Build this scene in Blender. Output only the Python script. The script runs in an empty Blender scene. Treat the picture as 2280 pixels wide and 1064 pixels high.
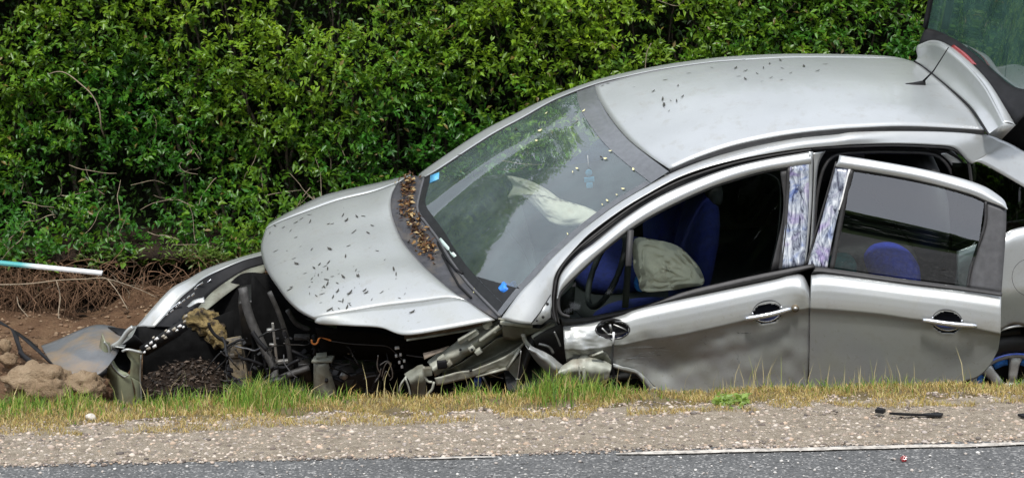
import bpy, bmesh, math, random
import numpy as np
from mathutils import Vector, noise
from mathutils.bvhtree import BVHTree

rnd = random.Random(7)
rng = np.random.default_rng(11)
sc = bpy.context.scene
COL = sc.collection

# ------------------------------------------------------------------ camera
W0, H0 = 2280.0, 1064.0
F = 4080.0          # focal length in photograph pixels
YH = -40.0          # height of the horizon in the photograph (above its top edge)
CH = 1.72           # eye height above the road
cam_d = bpy.data.cameras.new('camera')
cam = bpy.data.objects.new('camera', cam_d)
COL.objects.link(cam)
cam.location = (0, 0, CH)
cam.rotation_euler = (math.radians(90), 0, 0)
cam_d.sensor_width = 36
cam_d.lens = F / W0 * 36
cam_d.shift_y = -(H0 / 2 - YH) / W0
cam_d.clip_start = 0.05
cam_d.clip_end = 500
sc.camera = cam

# ------------------------------------------------------------------ sky and sun
SUN_EL, SUN_AZ = math.radians(54), math.radians(186)     # azimuth measured from +Y towards +X
world = bpy.data.worlds.new('World')
sc.world = world
world.use_nodes = True
wn, wl = world.node_tree.nodes, world.node_tree.links
wn.clear()
wo = wn.new('ShaderNodeOutputWorld')
bg = wn.new('ShaderNodeBackground')
sky = wn.new('ShaderNodeTexSky')
sky.sky_type = 'NISHITA'
sky.sun_disc = False
sky.sun_elevation = SUN_EL
sky.sun_rotation = SUN_AZ
sky.dust_density = 3.0
wmix = wn.new('ShaderNodeMix'); wmix.data_type = 'RGBA'
wtc = wn.new('ShaderNodeTexCoord')
wno = wn.new('ShaderNodeTexNoise'); wno.inputs['Scale'].default_value = 2.2; wno.inputs['Detail'].default_value = 5
wr = wn.new('ShaderNodeValToRGB')
wr.color_ramp.elements[0].position = 0.34; wr.color_ramp.elements[0].color = (0.55, 0.55, 0.55, 1)
wr.color_ramp.elements[1].position = 0.62; wr.color_ramp.elements[1].color = (0.95, 0.95, 0.95, 1)
wl.new(wtc.outputs['Generated'], wno.inputs['Vector'])
wl.new(wno.outputs['Fac'], wr.inputs['Fac'])
wl.new(wr.outputs['Color'], wmix.inputs['Factor'])
wl.new(sky.outputs['Color'], wmix.inputs['A'])
wmix.inputs['B'].default_value = (9.2, 9.8, 11.0, 1)      # bright broken cloud, in the sky's own units
wl.new(wmix.outputs['Result'], bg.inputs['Color'])
bg.inputs['Strength'].default_value = 0.10
wl.new(bg.outputs['Background'], wo.inputs['Surface'])

sun_d = bpy.data.lights.new('sun', 'SUN')
sun_d.energy = 2.2
sun_d.angle = math.radians(7)
sun_d.color = (1.0, 0.97, 0.93)
sun = bpy.data.objects.new('sun', sun_d)
COL.objects.link(sun)
sv = Vector((math.sin(SUN_AZ) * math.cos(SUN_EL), math.cos(SUN_AZ) * math.cos(SUN_EL), math.sin(SUN_EL)))
sun.rotation_euler = (-sv).to_track_quat('-Z', 'Y').to_euler()
sc.view_settings.view_transform = 'Standard'
sc.view_settings.look = 'None'
sc.view_settings.exposure = 0.62
sc.view_settings.gamma = 1
sc.view_settings.use_curve_mapping = False

# ------------------------------------------------------------------ coordinates
PSI, RHO, PIT = math.radians(6), math.radians(16), math.radians(6)
CAM = Vector((0, 0, CH))
A = Vector((-math.sin(PSI) * math.cos(RHO), math.cos(PSI) * math.cos(RHO), math.sin(RHO))).normalized()  # car's lateral axis, near to far side
FW = Vector((-math.cos(PSI) * math.cos(PIT), -math.sin(PSI) * math.cos(PIT), -math.sin(PIT)))
FW = (FW - A * FW.dot(A)).normalized()                     # car's forward axis
UP = FW.cross(A) * -1
if UP.z < 0: UP = -UP
def ray(px, py): return Vector(((px - W0 / 2) / F, 1.0, -(py - YH) / F))
def Q(px, py, d): return CAM + ray(px, py) * d              # a point seen at a pixel, d metres away
P0 = Q(1500, 660, 8.0)                                      # on the belt line of the near side
def P(px, py, u):                                           # the same on the car's section u metres in from its near side
    r = ray(px, py)
    return CAM + r * ((u + A.dot(P0 - CAM)) / A.dot(r))
def K(x, u, z): return P0 + FW * x + A * u + UP * z         # car coordinates
def proj(p):
    d = p.y
    return (W0 / 2 + p.x / d * F, YH - (p.z - CH) / d * F)
def ug(py): return 0.05 + 0.00078 * (670 - py) if py > 400 else 0.2606 + 0.0004 * (400 - py)              # how far the glasshouse leans in at a height

# road frame
E0, E1 = Vector((-1.816, 6.50)), Vector((1.914, 6.85))
RT = (E1 - E0).normalized()
RN = Vector((-RT.y, RT.x))
def G(s, n, z=0.0):
    p = E0 + RT * s + RN * n
    return Vector((p.x, p.y, z))

# ------------------------------------------------------------------ mesh helpers
def spline(pts, n, closed=False):
    pts = [Vector(p) for p in pts]
    m = len(pts)
    out = []
    segs = m if closed else m - 1
    for i in range(n):
        t = i / (n if closed else n - 1) * segs
        k = min(int(t), segs - 1); f = t - k
        if closed:
            a, b, c, d = pts[(k - 1) % m], pts[k % m], pts[(k + 1) % m], pts[(k + 2) % m]
        else:
            b, c = pts[k], pts[k + 1]
            a = pts[k - 1] if k > 0 else b * 2 - c
            d = pts[k + 2] if k + 2 < m else c * 2 - b
        out.append(0.5 * ((2 * b) + (c - a) * f + (2 * a - 5 * b + 4 * c - d) * f * f + (3 * b - a - 3 * c + d) * f ** 3))
    return out
def resample(pts, n, dense=12):
    d = spline(pts, len(pts) * dense) if len(pts) > 2 else [Vector(pts[0]).lerp(Vector(pts[-1]), i / 20) for i in range(21)]
    L = [0.0]
    for i in range(1, len(d)): L.append(L[-1] + (d[i] - d[i - 1]).length)
    out = []; k = 0
    for i in range(n):
        t = L[-1] * i / (n - 1)
        while k < len(d) - 2 and L[k + 1] < t: k += 1
        f = (t - L[k]) / max(1e-9, L[k + 1] - L[k])
        out.append(d[k].lerp(d[k + 1], min(1, max(0, f))))
    return out

class MB:
    """collects vertices and faces for one mesh object"""
    def __init__(s): s.v = []; s.f = []; s.mi = []
    def grid(s, rows, mi=0):
        b = len(s.v); n = len(rows[0])
        for r in rows: s.v += [tuple(p) for p in r]
        for i in range(len(rows) - 1):
            for j in range(n - 1):
                s.f.append((b + i * n + j, b + i * n + j + 1, b + (i + 1) * n + j + 1, b + (i + 1) * n + j)); s.mi.append(mi)
        return s
    def poly(s, pts, mi=0):
        b = len(s.v); s.v += [tuple(p) for p in pts]; s.f.append(tuple(range(b, b + len(pts)))); s.mi.append(mi); return s
    def box(s, c, ax, ay, az, mi=0):
        c = Vector(c); b = len(s.v)
        for sx, sy, sz in ((-1,-1,-1),(1,-1,-1),(1,1,-1),(-1,1,-1),(-1,-1,1),(1,-1,1),(1,1,1),(-1,1,1)):
            s.v.append(tuple(c + ax * sx + ay * sy + az * sz))
        for f in ((0,3,2,1),(4,5,6,7),(0,1,5,4),(1,2,6,5),(2,3,7,6),(3,0,4,7)):
            s.f.append(tuple(b + i for i in f)); s.mi.append(mi)
        return s
    def bar(s, p, q, w, h, side=None, mi=0):
        p, q = Vector(p), Vector(q); d = (q - p)
        side = side or A
        y = side - d.normalized() * side.dot(d.normalized()); y.normalize()
        z = d.normalized().cross(y)
        return s.box((p + q) / 2, d / 2, y * (h / 2), z * (w / 2), mi)
    def tube(s, pts, r, n=8, mi=0, cap=True):
        pts = [Vector(p) for p in pts]; b = len(s.v)
        R = r if isinstance(r, (list, tuple)) else [r] * len(pts)
        ref = Vector((0.3, 0.2, 1))
        for i, p in enumerate(pts):
            t = (pts[min(i + 1, len(pts) - 1)] - pts[max(i - 1, 0)]).normalized()
            x = t.cross(ref)
            if x.length < 1e-4: x = t.cross(Vector((1, 0, 0)))
            x.normalize(); y = t.cross(x)
            for k in range(n):
                a = 2 * math.pi * k / n
                s.v.append(tuple(p + (x * math.cos(a) + y * math.sin(a)) * R[i]))
        for i in range(len(pts) - 1):
            for k in range(n):
                s.f.append((b + i * n + k, b + i * n + (k + 1) % n, b + (i + 1) * n + (k + 1) % n, b + (i + 1) * n + k)); s.mi.append(mi)
        if cap:
            s.f.append(tuple(b + k for k in reversed(range(n)))); s.mi.append(mi)
            s.f.append(tuple(b + (len(pts) - 1) * n + k for k in range(n))); s.mi.append(mi)
        return s
    def disc(s, c, ax, ay, n=24, depth=None, mi=0, k=5):
        """dished ellipse: rim at c, sunk by depth in the middle"""
        rows = []
        for i in range(k + 1):
            f = 1 - i / k
            off = (depth * (1 - f ** 3)) if depth else Vector((0, 0, 0))
            fr = math.sqrt(f) if depth else f
            rows.append([Vector(c) + off + ax * math.cos(2 * math.pi * j / n) * max(fr, 1e-3) + ay * math.sin(2 * math.pi * j / n) * max(fr, 1e-3) for j in range(n + 1)])
        return s.grid(rows, mi)
    def build(s, name, mats, parent=None, thick=0, smooth=True, merge=True, bevel=0):
        me = bpy.data.meshes.new(name)
        o0 = parent_origin(parent)
        me.from_pydata([(v[0] - o0.x, v[1] - o0.y, v[2] - o0.z) for v in s.v], [], s.f)
        mats = mats if isinstance(mats, (list, tuple)) else [mats]
        for m in mats: me.materials.append(m)
        for p, mi in zip(me.polygons, s.mi): p.material_index = mi; p.use_smooth = smooth
        if merge:
            bm = bmesh.new(); bm.from_mesh(me)
            bmesh.ops.remove_doubles(bm, verts=bm.verts, dist=0.0006)
            bmesh.ops.recalc_face_normals(bm, faces=bm.faces)
            bm.to_mesh(me); bm.free()
        o = bpy.data.objects.new(name, me)
        COL.objects.link(o)
        if parent is not None: o.parent = parent
        if thick:
            md = o.modifiers.new('Solidify', 'SOLIDIFY'); md.thickness = thick; md.offset = 0
        if bevel:
            md = o.modifiers.new('Bevel', 'BEVEL'); md.width = bevel; md.segments = 2; md.limit_method = 'ANGLE'
        return o
ORIG = {}
def parent_origin(p):
    v = Vector((0, 0, 0))
    while p is not None:
        v = v + p.location; p = p.parent
    return v
def tag(o, label=None, cat=None, group=None, kind=None):
    if label: o['label'] = label
    if cat: o['category'] = cat
    if group: o['group'] = group
    if kind: o['kind'] = kind
    return o
def empty(name, loc, label, cat, group=None):
    o = bpy.data.objects.new(name, None); COL.objects.link(o); o.location = loc
    o.empty_display_size = 0.1
    return tag(o, label, cat, group)
def np_mesh(name, V, Fc, mat, colors=None, parent=None, smooth=False):
    """V (n,3), Fc (m,3) arrays; colors (n,3) per vertex -> attribute 'tint'"""
    me = bpy.data.meshes.new(name)
    if parent is not None:
        o0 = parent_origin(parent); V = V - np.array(o0)
    n, m = len(V), len(Fc)
    me.vertices.add(n); me.vertices.foreach_set('co', V.astype(np.float32).ravel())
    me.loops.add(m * 3); me.loops.foreach_set('vertex_index', Fc.astype(np.int32).ravel())
    me.polygons.add(m); me.polygons.foreach_set('loop_start', np.arange(0, m * 3, 3, dtype=np.int32))
    me.update(calc_edges=True); me.validate()
    if colors is not None:
        at = me.attributes.new('tint', 'FLOAT_COLOR', 'POINT')
        at.data.foreach_set('color', np.concatenate([colors, np.ones((n, 1))], 1).astype(np.float32).ravel())
    me.materials.append(mat)
    o = bpy.data.objects.new(name, me); COL.objects.link(o)
    if parent is not None: o.parent = parent
    if smooth:
        for p in me.polygons: p.use_smooth = True
    return o
def coons(c0, c1, d0, d1, nu, nv, bulge=None):
    """patch with c0 (v=0), c1 (v=1) along u; d0 (u=0), d1 (u=1) along v"""
    a, b = resample(c0, nu), resample(c1, nu)
    l, r = resample(d0, nv), resample(d1, nv)
    rows = []
    for j in range(nv):
        v = j / (nv - 1); row = []
        for i in range(nu):
            u = i / (nu - 1)
            p = a[i] * (1 - v) + b[i] * v + l[j] * (1 - u) + r[j] * u - (a[0] * (1 - u) * (1 - v) + a[-1] * u * (1 - v) + b[0] * (1 - u) * v + b[-1] * u * v)
            if bulge is not None: p = p + bulge * (16 * u * (1 - u) * v * (1 - v)) ** 0.7
            row.append(p)
        rows.append(row)
    return rows
def px(lst, u):
    """pixel list -> car points; u a number, a function of y, or (start, end)"""
    n = len(lst); out = []
    for i, p in enumerate(lst):
        if len(p) == 3: out.append(P(*p)); continue
        uu = u(p[1]) if callable(u) else (u[0] + (u[1] - u[0]) * i / (n - 1) if isinstance(u, tuple) else u)
        out.append(P(p[0], p[1], uu))
    return out
def loft(rows_ctrl, n, per=4, idx=True):
    """spline through curves with equal control counts (idx) or arc length, then across"""
    R = [spline(r, n) if idx else resample(r, n) for r in rows_ctrl]
    if len(R) == 2:
        return [[a.lerp(b, k / per) for a, b in zip(*R)] for k in range(per + 1)]
    m = (len(R) - 1) * per + 1
    cols = [spline([r[i] for r in R], m) for i in range(n)]
    return [[cols[i][k] for i in range(n)] for k in range(m)]

# ------------------------------------------------------------------ materials
def nodes_of(name):
    m = bpy.data.materials.new(name); m.use_nodes = True
    nt = m.node_tree
    b = nt.nodes.get('Principled BSDF')
    return m, nt, nt.nodes, nt.links, b
def ramp(n, l, src, stops):
    r = n.new('ShaderNodeValToRGB')
    while len(r.color_ramp.elements) < len(stops): r.color_ramp.elements.new(0.5)
    for e, (pos, c) in zip(r.color_ramp.elements, stops):
        e.position = pos; e.color = (c[0], c[1], c[2], 1)
    l.new(src, r.inputs['Fac'])
    return r
def tex(n, l, kind, scale, detail=4, coord='Object', rough=0.6, dist=0):
    tc = n.new('ShaderNodeTexCoord')
    t = n.new('ShaderNodeTexNoise' if kind == 'noise' else 'ShaderNodeTexVoronoi')
    t.inputs['Scale'].default_value = scale
    if kind == 'noise':
        t.inputs['Detail'].default_value = detail; t.inputs['Roughness'].default_value = rough; t.inputs['Distortion'].default_value = dist
    l.new(tc.outputs[coord], t.inputs['Vector'])
    return t
def bump(n, l, b, src, strength, dist=0.01):
    bp = n.new('ShaderNodeBump'); bp.inputs['Strength'].default_value = strength; bp.inputs['Distance'].default_value = dist
    l.new(src, bp.inputs['Height']); l.new(bp.outputs['Normal'], b.inputs['Normal'])
def pbr(name, c, rough=0.5, metal=0.0, var=0.25, scale=18, bmp=0.0, bscale=60, dirt=None, dirt_amt=(0.55, 0.75), dscale=9, spec=None, coat=0.0):
    m, nt, n, l, b = nodes_of(name)
    t = tex(n, l, 'noise', scale)
    lo = [x * (1 - var) for x in c]; hi = [min(1, x * (1 + var)) for x in c]
    r = ramp(n, l, t.outputs['Fac'], [(0.3, lo), (0.7, hi)])
    col = r.outputs['Color']
    if dirt:
        t2 = tex(n, l, 'noise', dscale, 8)
        f = ramp(n, l, t2.outputs['Fac'], [(dirt_amt[0], (0, 0, 0)), (dirt_amt[1], (1, 1, 1))])
        mx = n.new('ShaderNodeMix'); mx.data_type = 'RGBA'
        l.new(f.outputs['Color'], mx.inputs['Factor']); l.new(col, mx.inputs['A'])
        mx.inputs['B'].default_value = (*dirt, 1)
        col = mx.outputs['Result']
        if metal > 0:
            mm = n.new('ShaderNodeMath'); mm.operation = 'MULTIPLY_ADD'; mm.inputs[1].default_value = -metal; mm.inputs[2].default_value = metal
            l.new(f.outputs['Color'], mm.inputs[0]); l.new(mm.outputs[0], b.inputs['Metallic'])
    l.new(col, b.inputs['Base Color'])
    b.inputs['Roughness'].default_value = rough
    if not (dirt and metal > 0): b.inputs['Metallic'].default_value = metal
    if spec is not None: b.inputs['Specular IOR Level'].default_value = spec
    if coat: b.inputs['Coat Weight'].default_value = coat; b.inputs['Coat Roughness'].default_value = 0.06
    if bmp:
        t3 = tex(n, l, 'noise', bscale, 6)
        bump(n, l, b, t3.outputs['Fac'], bmp)
    return m
def glass(name, tint, ior=1.5, refl=1.0, transp=0.85, haze=0.0, hz=(0.5, 0.55, 0.52)):
    m, nt, n, l, b = nodes_of(name)
    n.remove(b)
    out = [x for x in n if x.type == 'OUTPUT_MATERIAL'][0]
    tr = n.new('ShaderNodeBsdfTransparent'); tr.inputs['Color'].default_value = (*[x * transp for x in tint], 1)
    gl = n.new('ShaderNodeBsdfGlossy'); gl.inputs['Roughness'].default_value = 0.02; gl.inputs['Color'].default_value = (refl, refl, refl, 1)
    fr = n.new('ShaderNodeFresnel'); fr.inputs['IOR'].default_value = ior
    mx = n.new('ShaderNodeMixShader')
    l.new(fr.outputs[0], mx.inputs[0]); l.new(tr.outputs[0], mx.inputs[1]); l.new(gl.outputs[0], mx.inputs[2])
    last = mx.outputs[0]
    if haze:                                                # pale diffuse veil, reflected sky and leaves put into the pane's colour
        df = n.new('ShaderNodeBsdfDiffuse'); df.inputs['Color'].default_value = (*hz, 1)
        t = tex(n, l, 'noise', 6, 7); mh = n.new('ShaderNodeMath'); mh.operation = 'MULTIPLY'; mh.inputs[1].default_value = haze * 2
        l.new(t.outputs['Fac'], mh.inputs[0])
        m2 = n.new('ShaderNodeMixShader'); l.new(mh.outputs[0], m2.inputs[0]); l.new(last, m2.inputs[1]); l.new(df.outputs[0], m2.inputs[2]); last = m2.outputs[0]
    l.new(last, out.inputs['Surface'])
    return m
def tinted(name, rough=0.5, trans=0.0, spec=0.4, extra=None):
    m, nt, n, l, b = nodes_of(name)
    at = n.new('ShaderNodeAttribute'); at.attribute_name = 'tint'
    l.new(at.outputs['Color'], b.inputs['Base Color'])
    b.inputs['Roughness'].default_value = rough
    b.inputs['Specular IOR Level'].default_value = spec
    if trans:
        out = [x for x in n if x.type == 'OUTPUT_MATERIAL'][0]
        td = n.new('ShaderNodeBsdfTranslucent'); mx = n.new('ShaderNodeMixShader'); mx.inputs[0].default_value = trans
        hs = n.new('ShaderNodeHueSaturation'); hs.inputs['Value'].default_value = 1.5; hs.inputs['Hue'].default_value = 0.485
        l.new(at.outputs['Color'], hs.inputs['Color']); l.new(hs.outputs['Color'], td.inputs['Color'])
        l.new(b.outputs[0], mx.inputs[1]); l.new(td.outputs[0], mx.inputs[2]); l.new(mx.outputs[0], out.inputs['Surface'])
    return m

def paint_mat():
    m, nt, n, l, b = nodes_of('silver_paint')
    t = tex(n, l, 'noise', 5, 8)
    r = ramp(n, l, t.outputs['Fac'], [(0.35, (0.415, 0.428, 0.425)), (0.7, (0.45, 0.465, 0.46))])
    tf = tex(n, l, 'noise', 2200, 1)
    r2 = ramp(n, l, tf.outputs['Fac'], [(0.3, (0.88, 0.88, 0.88)), (0.7, (1.1, 1.1, 1.1))])
    mu = n.new('ShaderNodeMix'); mu.data_type = 'RGBA'; mu.blend_type = 'MULTIPLY'; mu.inputs['Factor'].default_value = 1
    l.new(r.outputs['Color'], mu.inputs['A']); l.new(r2.outputs['Color'], mu.inputs['B'])
    td = tex(n, l, 'noise', 14, 9, rough=0.7)                # dust and dried mud splashes
    fd = ramp(n, l, td.outputs['Fac'], [(0.54, (0, 0, 0)), (0.78, (0.6, 0.6, 0.6))])
    md = n.new('ShaderNodeMix'); md.data_type = 'RGBA'
    l.new(fd.outputs['Color'], md.inputs['Factor']); l.new(mu.outputs['Result'], md.inputs['A']); md.inputs['B'].default_value = (0.30, 0.28, 0.24, 1)
    ge = n.new('ShaderNodeNewGeometry'); sz_ = n.new('ShaderNodeSeparateXYZ'); l.new(ge.outputs['Position'], sz_.inputs[0])
    mr = n.new('ShaderNodeMapRange'); mr.inputs['From Min'].default_value = 0.50; mr.inputs['From Max'].default_value = -0.12; mr.inputs['To Min'].default_value = 0.0; mr.inputs['To Max'].default_value = 1.0
    l.new(sz_.outputs['Z'], mr.inputs['Value'])
    ts = tex(n, l, 'noise', 55, 6, rough=0.6); fs = ramp(n, l, ts.outputs['Fac'], [(0.60, (0, 0, 0)), (0.66, (1, 1, 1))])
    tl = tex(n, l, 'noise', 5, 6); fl = ramp(n, l, tl.outputs['Fac'], [(0.40, (0.08, 0.08, 0.08)), (0.68, (0.75, 0.75, 0.75))])
    mx_ = n.new('ShaderNodeMath'); mx_.operation = 'MAXIMUM'; l.new(fl.outputs['Color'], mx_.inputs[1])
    mk = n.new('ShaderNodeMath'); mk.operation = 'MULTIPLY'; mk.inputs[1].default_value = 0.8; l.new(fs.outputs['Color'], mk.inputs[0]); l.new(mk.outputs[0], mx_.inputs[0])
    mm_ = n.new('ShaderNodeMath'); mm_.operation = 'MULTIPLY'; l.new(mx_.outputs[0], mm_.inputs[0]); l.new(mr.outputs[0], mm_.inputs[1])
    m2_ = n.new('ShaderNodeMix'); m2_.data_type = 'RGBA'; l.new(mm_.outputs[0], m2_.inputs['Factor']); l.new(md.outputs['Result'], m2_.inputs['A']); m2_.inputs['B'].default_value = (0.20, 0.20, 0.135, 1)
    l.new(m2_.outputs['Result'], b.inputs['Base Color'])
    rr = n.new('ShaderNodeMath'); rr.operation = 'MULTIPLY_ADD'; rr.inputs[1].default_value = 0.3; rr.inputs[2].default_value = 0.36
    l.new(fd.outputs['Color'], rr.inputs[0]); l.new(rr.outputs[0], b.inputs['Roughness'])
    me_ = n.new('ShaderNodeMath'); me_.operation = 'MULTIPLY_ADD'; me_.inputs[1].default_value = -0.45; me_.inputs[2].default_value = 0.50; l.new(mm_.outputs[0], me_.inputs[0]); l.new(me_.outputs[0], b.inputs['Metallic'])
    b.inputs['Coat Weight'].default_value = 0.35; b.inputs['Coat Roughness'].default_value = 0.07
    tb = tex(n, l, 'noise', 7, 3)
    bump(n, l, b, tb.outputs['Fac'], 0.05, 0.02)
    return m
M = {}
M['paint'] = paint_mat()
M['primer'] = pbr('underbody_paint', (0.36, 0.37, 0.31), 0.5, 0.1, 0.2, 14, 0.15, 40, dirt=(0.14, 0.11, 0.07), dirt_amt=(0.5, 0.75))
M['primer_dark'] = pbr('dull_underbody_paint', (0.19, 0.195, 0.155), 0.6, 0.0, 0.25, 14, 0.2, 40, dirt=(0.08, 0.065, 0.04), dirt_amt=(0.45, 0.7))
M['black'] = pbr('black_plastic', (0.012, 0.012, 0.013), 0.6, 0, 0.3, 20, 0.1, 90, spec=0.2)
M['rubber'] = pbr('black_rubber', (0.024, 0.023, 0.023), 0.55, 0, 0.3, 30, 0.1, 120, spec=0.5)
M['void'] = pbr('shade_black_plastic', (0.007, 0.007, 0.007), 0.9, 0, 0.4, 20, 0.1, 90, spec=0.08)  # near-black plastic; shade of the open bay put into the colour
M['trim'] = pbr('grey_trim', (0.075, 0.075, 0.078), 0.45, 0, 0.2, 30, 0.05, 120)
M['scuttle'] = pbr('scuttle_plastic', (0.045, 0.045, 0.05), 0.5, 0, 0.3, 20, 0.2, 60, dirt=(0.13, 0.11, 0.085), dirt_amt=(0.5, 0.8))
M['engine'] = pbr('oily_engine_metal', (0.013, 0.013, 0.013), 0.45, 0.2, 0.5, 24, 0.3, 50, dirt=(0.028, 0.023, 0.017), dirt_amt=(0.5, 0.7))
M['steel'] = pbr('bare_steel', (0.42, 0.42, 0.40), 0.4, 0.8, 0.25, 30, 0.1, 80, dirt=(0.16, 0.12, 0.08), dirt_amt=(0.55, 0.75))
M['muddy'] = pbr('muddy_plastic', (0.07, 0.062, 0.05), 0.7, 0, 0.3, 30, 0.4, 70, dirt=(0.19, 0.15, 0.09), dirt_amt=(0.42, 0.6), dscale=22)
M['mud'] = pbr('caked_mud', (0.20, 0.145, 0.055), 0.9, 0, 0.5, 40, 1.0, 60, dirt=(0.03, 0.02, 0.012), dirt_amt=(0.5, 0.62), dscale=30)
M['interior'] = pbr('cabin_plastic', (0.022, 0.023, 0.024), 0.7, 0, 0.2, 25, 0.1, 90)
M['dash'] = pbr('dashboard_plastic', (0.055, 0.058, 0.06), 0.7, 0, 0.2, 25, 0.1, 120)
M['liner'] = pbr('headliner_cloth', (0.16, 0.165, 0.16), 0.9, 0, 0.1, 25, 0.05, 120)
M['seat'] = pbr('blue_seat_cloth', (0.005, 0.011, 0.11), 0.85, 0, 0.3, 40, 0.3, 90)
M['booster'] = pbr('vivid_blue_cloth', (0.02, 0.05, 0.50), 0.75, 0, 0.3, 40, 0.3, 90)
M['teal'] = pbr('teal_cloth', (0.02, 0.13, 0.13), 0.75, 0, 0.3, 40, 0.3, 90)
M['blue'] = pbr('bright_blue_film', (0.03, 0.20, 0.72), 0.4, 0, 0.5, 60, 0.3, 90)
M['sky_blue'] = pbr('pale_blue_card', (0.10, 0.36, 0.60), 0.5, 0, 0.3, 60)
M['airbag'] = pbr('airbag_cloth', (0.84, 0.77, 0.65), 0.8, 0, 0.08, 30, 0.25, 45, dirt=(0.50, 0.34, 0.22), dirt_amt=(0.60, 0.95), dscale=9)
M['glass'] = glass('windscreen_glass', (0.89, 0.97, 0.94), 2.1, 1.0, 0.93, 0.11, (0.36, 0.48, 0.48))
M['side_glass'] = glass('side_glass', (0.86, 0.94, 0.90), 1.5, 1.0, 0.93)
M['rear_side_glass'] = glass('rear_door_glass', (0.72, 0.84, 0.79), 2.1, 1.0, 0.8)
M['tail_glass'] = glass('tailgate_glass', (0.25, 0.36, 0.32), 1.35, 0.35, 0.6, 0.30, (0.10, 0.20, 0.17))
M['dark_glass'] = glass('privacy_glass', (0.14, 0.18, 0.17), 1.5, 0.9, 0.16)
M['band'] = pbr('glass_border_print', (0.09, 0.095, 0.10), 0.22, 0, 0.15, 40, coat=0.5)
M['corner'] = pbr('corner_print', (0.02, 0.021, 0.022), 0.5, 0, 0.2, 40, spec=0.2)
M['crack'] = pbr('dark_crack', (0.012, 0.02, 0.017), 0.9, 0, 0.3, 40, spec=0.0)
M['hose'] = pbr('dusty_rubber_hose', (0.05, 0.048, 0.045), 0.6, 0, 0.4, 30, 0.2, 60)
M['tab'] = pbr('mud_stained_plastic', (0.34, 0.31, 0.25), 0.6, 0, 0.4, 60, 0.2, 60)
M['pale_stone'] = pbr('pale_stone', (0.50, 0.46, 0.40), 0.85, 0, 0.3, 60, 0.5, 60)
M['scratch'] = pbr('scuffed_lacquer', (0.42, 0.43, 0.42), 0.5, 0.3, 0.3, 60)
M['orange'] = pbr('orange_paint', (0.75, 0.26, 0.06), 0.4, 0, 0.2, 40)
M['white'] = pbr('white_plastic', (0.72, 0.72, 0.70), 0.4, 0, 0.15, 40)
M['red'] = pbr('red_lens', (0.25, 0.03, 0.033), 0.25, 0, 0.15, 60, coat=0.6)
M['chrome'] = pbr('polished_trim', (0.75, 0.76, 0.78), 0.18, 0.85, 0.05, 40)
M['blue_trim'] = pbr('handle_blue', (0.06, 0.11, 0.50), 0.3, 0.0, 0.3, 40)
M['rim'] = pbr('wheel_cover_silver', (0.46, 0.47, 0.46), 0.4, 0.5, 0.15, 30, dirt=(0.2, 0.18, 0.14), dirt_amt=(0.55, 0.75))
M['undertray'] = pbr('scuffed_grey_plastic', (0.115, 0.12, 0.125), 0.5, 0, 0.2, 14, 0.2, 60, dirt=(0.24, 0.17, 0.10), dirt_amt=(0.46, 0.70), dscale=5)

def film_mat():
    m, nt, n, l, b = nodes_of('printed_film')
    t0 = tex(n, l, 'noise', 9, 3, dist=0.8)
    tc = n.new('ShaderNodeTexCoord'); mp = n.new('ShaderNodeMapping'); mp.inputs['Scale'].default_value = (34, 24, 9); mp.inputs['Rotation'].default_value = (0, 0.25, 0)
    l.new(tc.outputs['Object'], mp.inputs['Vector'])
    wv = n.new('ShaderNodeTexNoise'); wv.inputs['Scale'].default_value = 1.0; wv.inputs['Detail'].default_value = 5; wv.inputs['Roughness'].default_value = 0.65; wv.inputs['Distortion'].default_value = 1.6
    l.new(mp.outputs[0], wv.inputs['Vector'])
    r1 = ramp(n, l, wv.outputs['Fac'], [(0.34, (0.03, 0.03, 0.05)), (0.43, (0.20, 0.22, 0.27)), (0.53, (0.42, 0.45, 0.50)), (0.66, (0.74, 0.76, 0.77))])
    r2 = ramp(n, l, t0.outputs['Fac'], [(0.34, (0.32, 0.42, 0.80)), (0.45, (0.92, 0.94, 0.97)), (0.56, (0.95, 0.95, 0.95)), (0.68, (0.62, 0.50, 0.75))])
    mu = n.new('ShaderNodeMix'); mu.data_type = 'RGBA'; mu.blend_type = 'MULTIPLY'; mu.inputs['Factor'].default_value = 1
    l.new(r1.outputs['Color'], mu.inputs['A']); l.new(r2.outputs['Color'], mu.inputs['B'])
    l.new(mu.outputs['Result'], b.inputs['Base Color'])
    b.inputs['Roughness'].default_value = 0.25
    return m
M['film'] = film_mat()

def asphalt_mat():
    m, nt, n, l, b = nodes_of('asphalt')
    v = tex(n, l, 'voronoi', 130)
    sep = n.new('ShaderNodeSeparateColor'); l.new(v.outputs['Color'], sep.inputs[0])
    r = ramp(n, l, sep.outputs[0], [(0.0, (0.062, 0.063, 0.062)), (0.5, (0.092, 0.093, 0.091)), (0.88, (0.145, 0.144, 0.14)), (0.985, (0.36, 0.35, 0.33))])
    big = tex(n, l, 'noise', 1.6, 5)
    rb = ramp(n, l, big.outputs['Fac'], [(0.3, (0.75, 0.75, 0.75)), (0.7, (1.2, 1.19, 1.17))])
    mu = n.new('ShaderNodeMix'); mu.data_type = 'RGBA'; mu.blend_type = 'MULTIPLY'; mu.inputs['Factor'].default_value = 1
    l.new(r.outputs['Color'], mu.inputs['A']); l.new(rb.outputs['Color'], mu.inputs['B'])
    l.new(mu.outputs['Result'], b.inputs['Base Color'])
    b.inputs['Roughness'].default_value = 0.8
    bump(n, l, b, v.outputs['Distance'], 0.7, 0.006)
    return m
M['asphalt'] = asphalt_mat()
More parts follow.
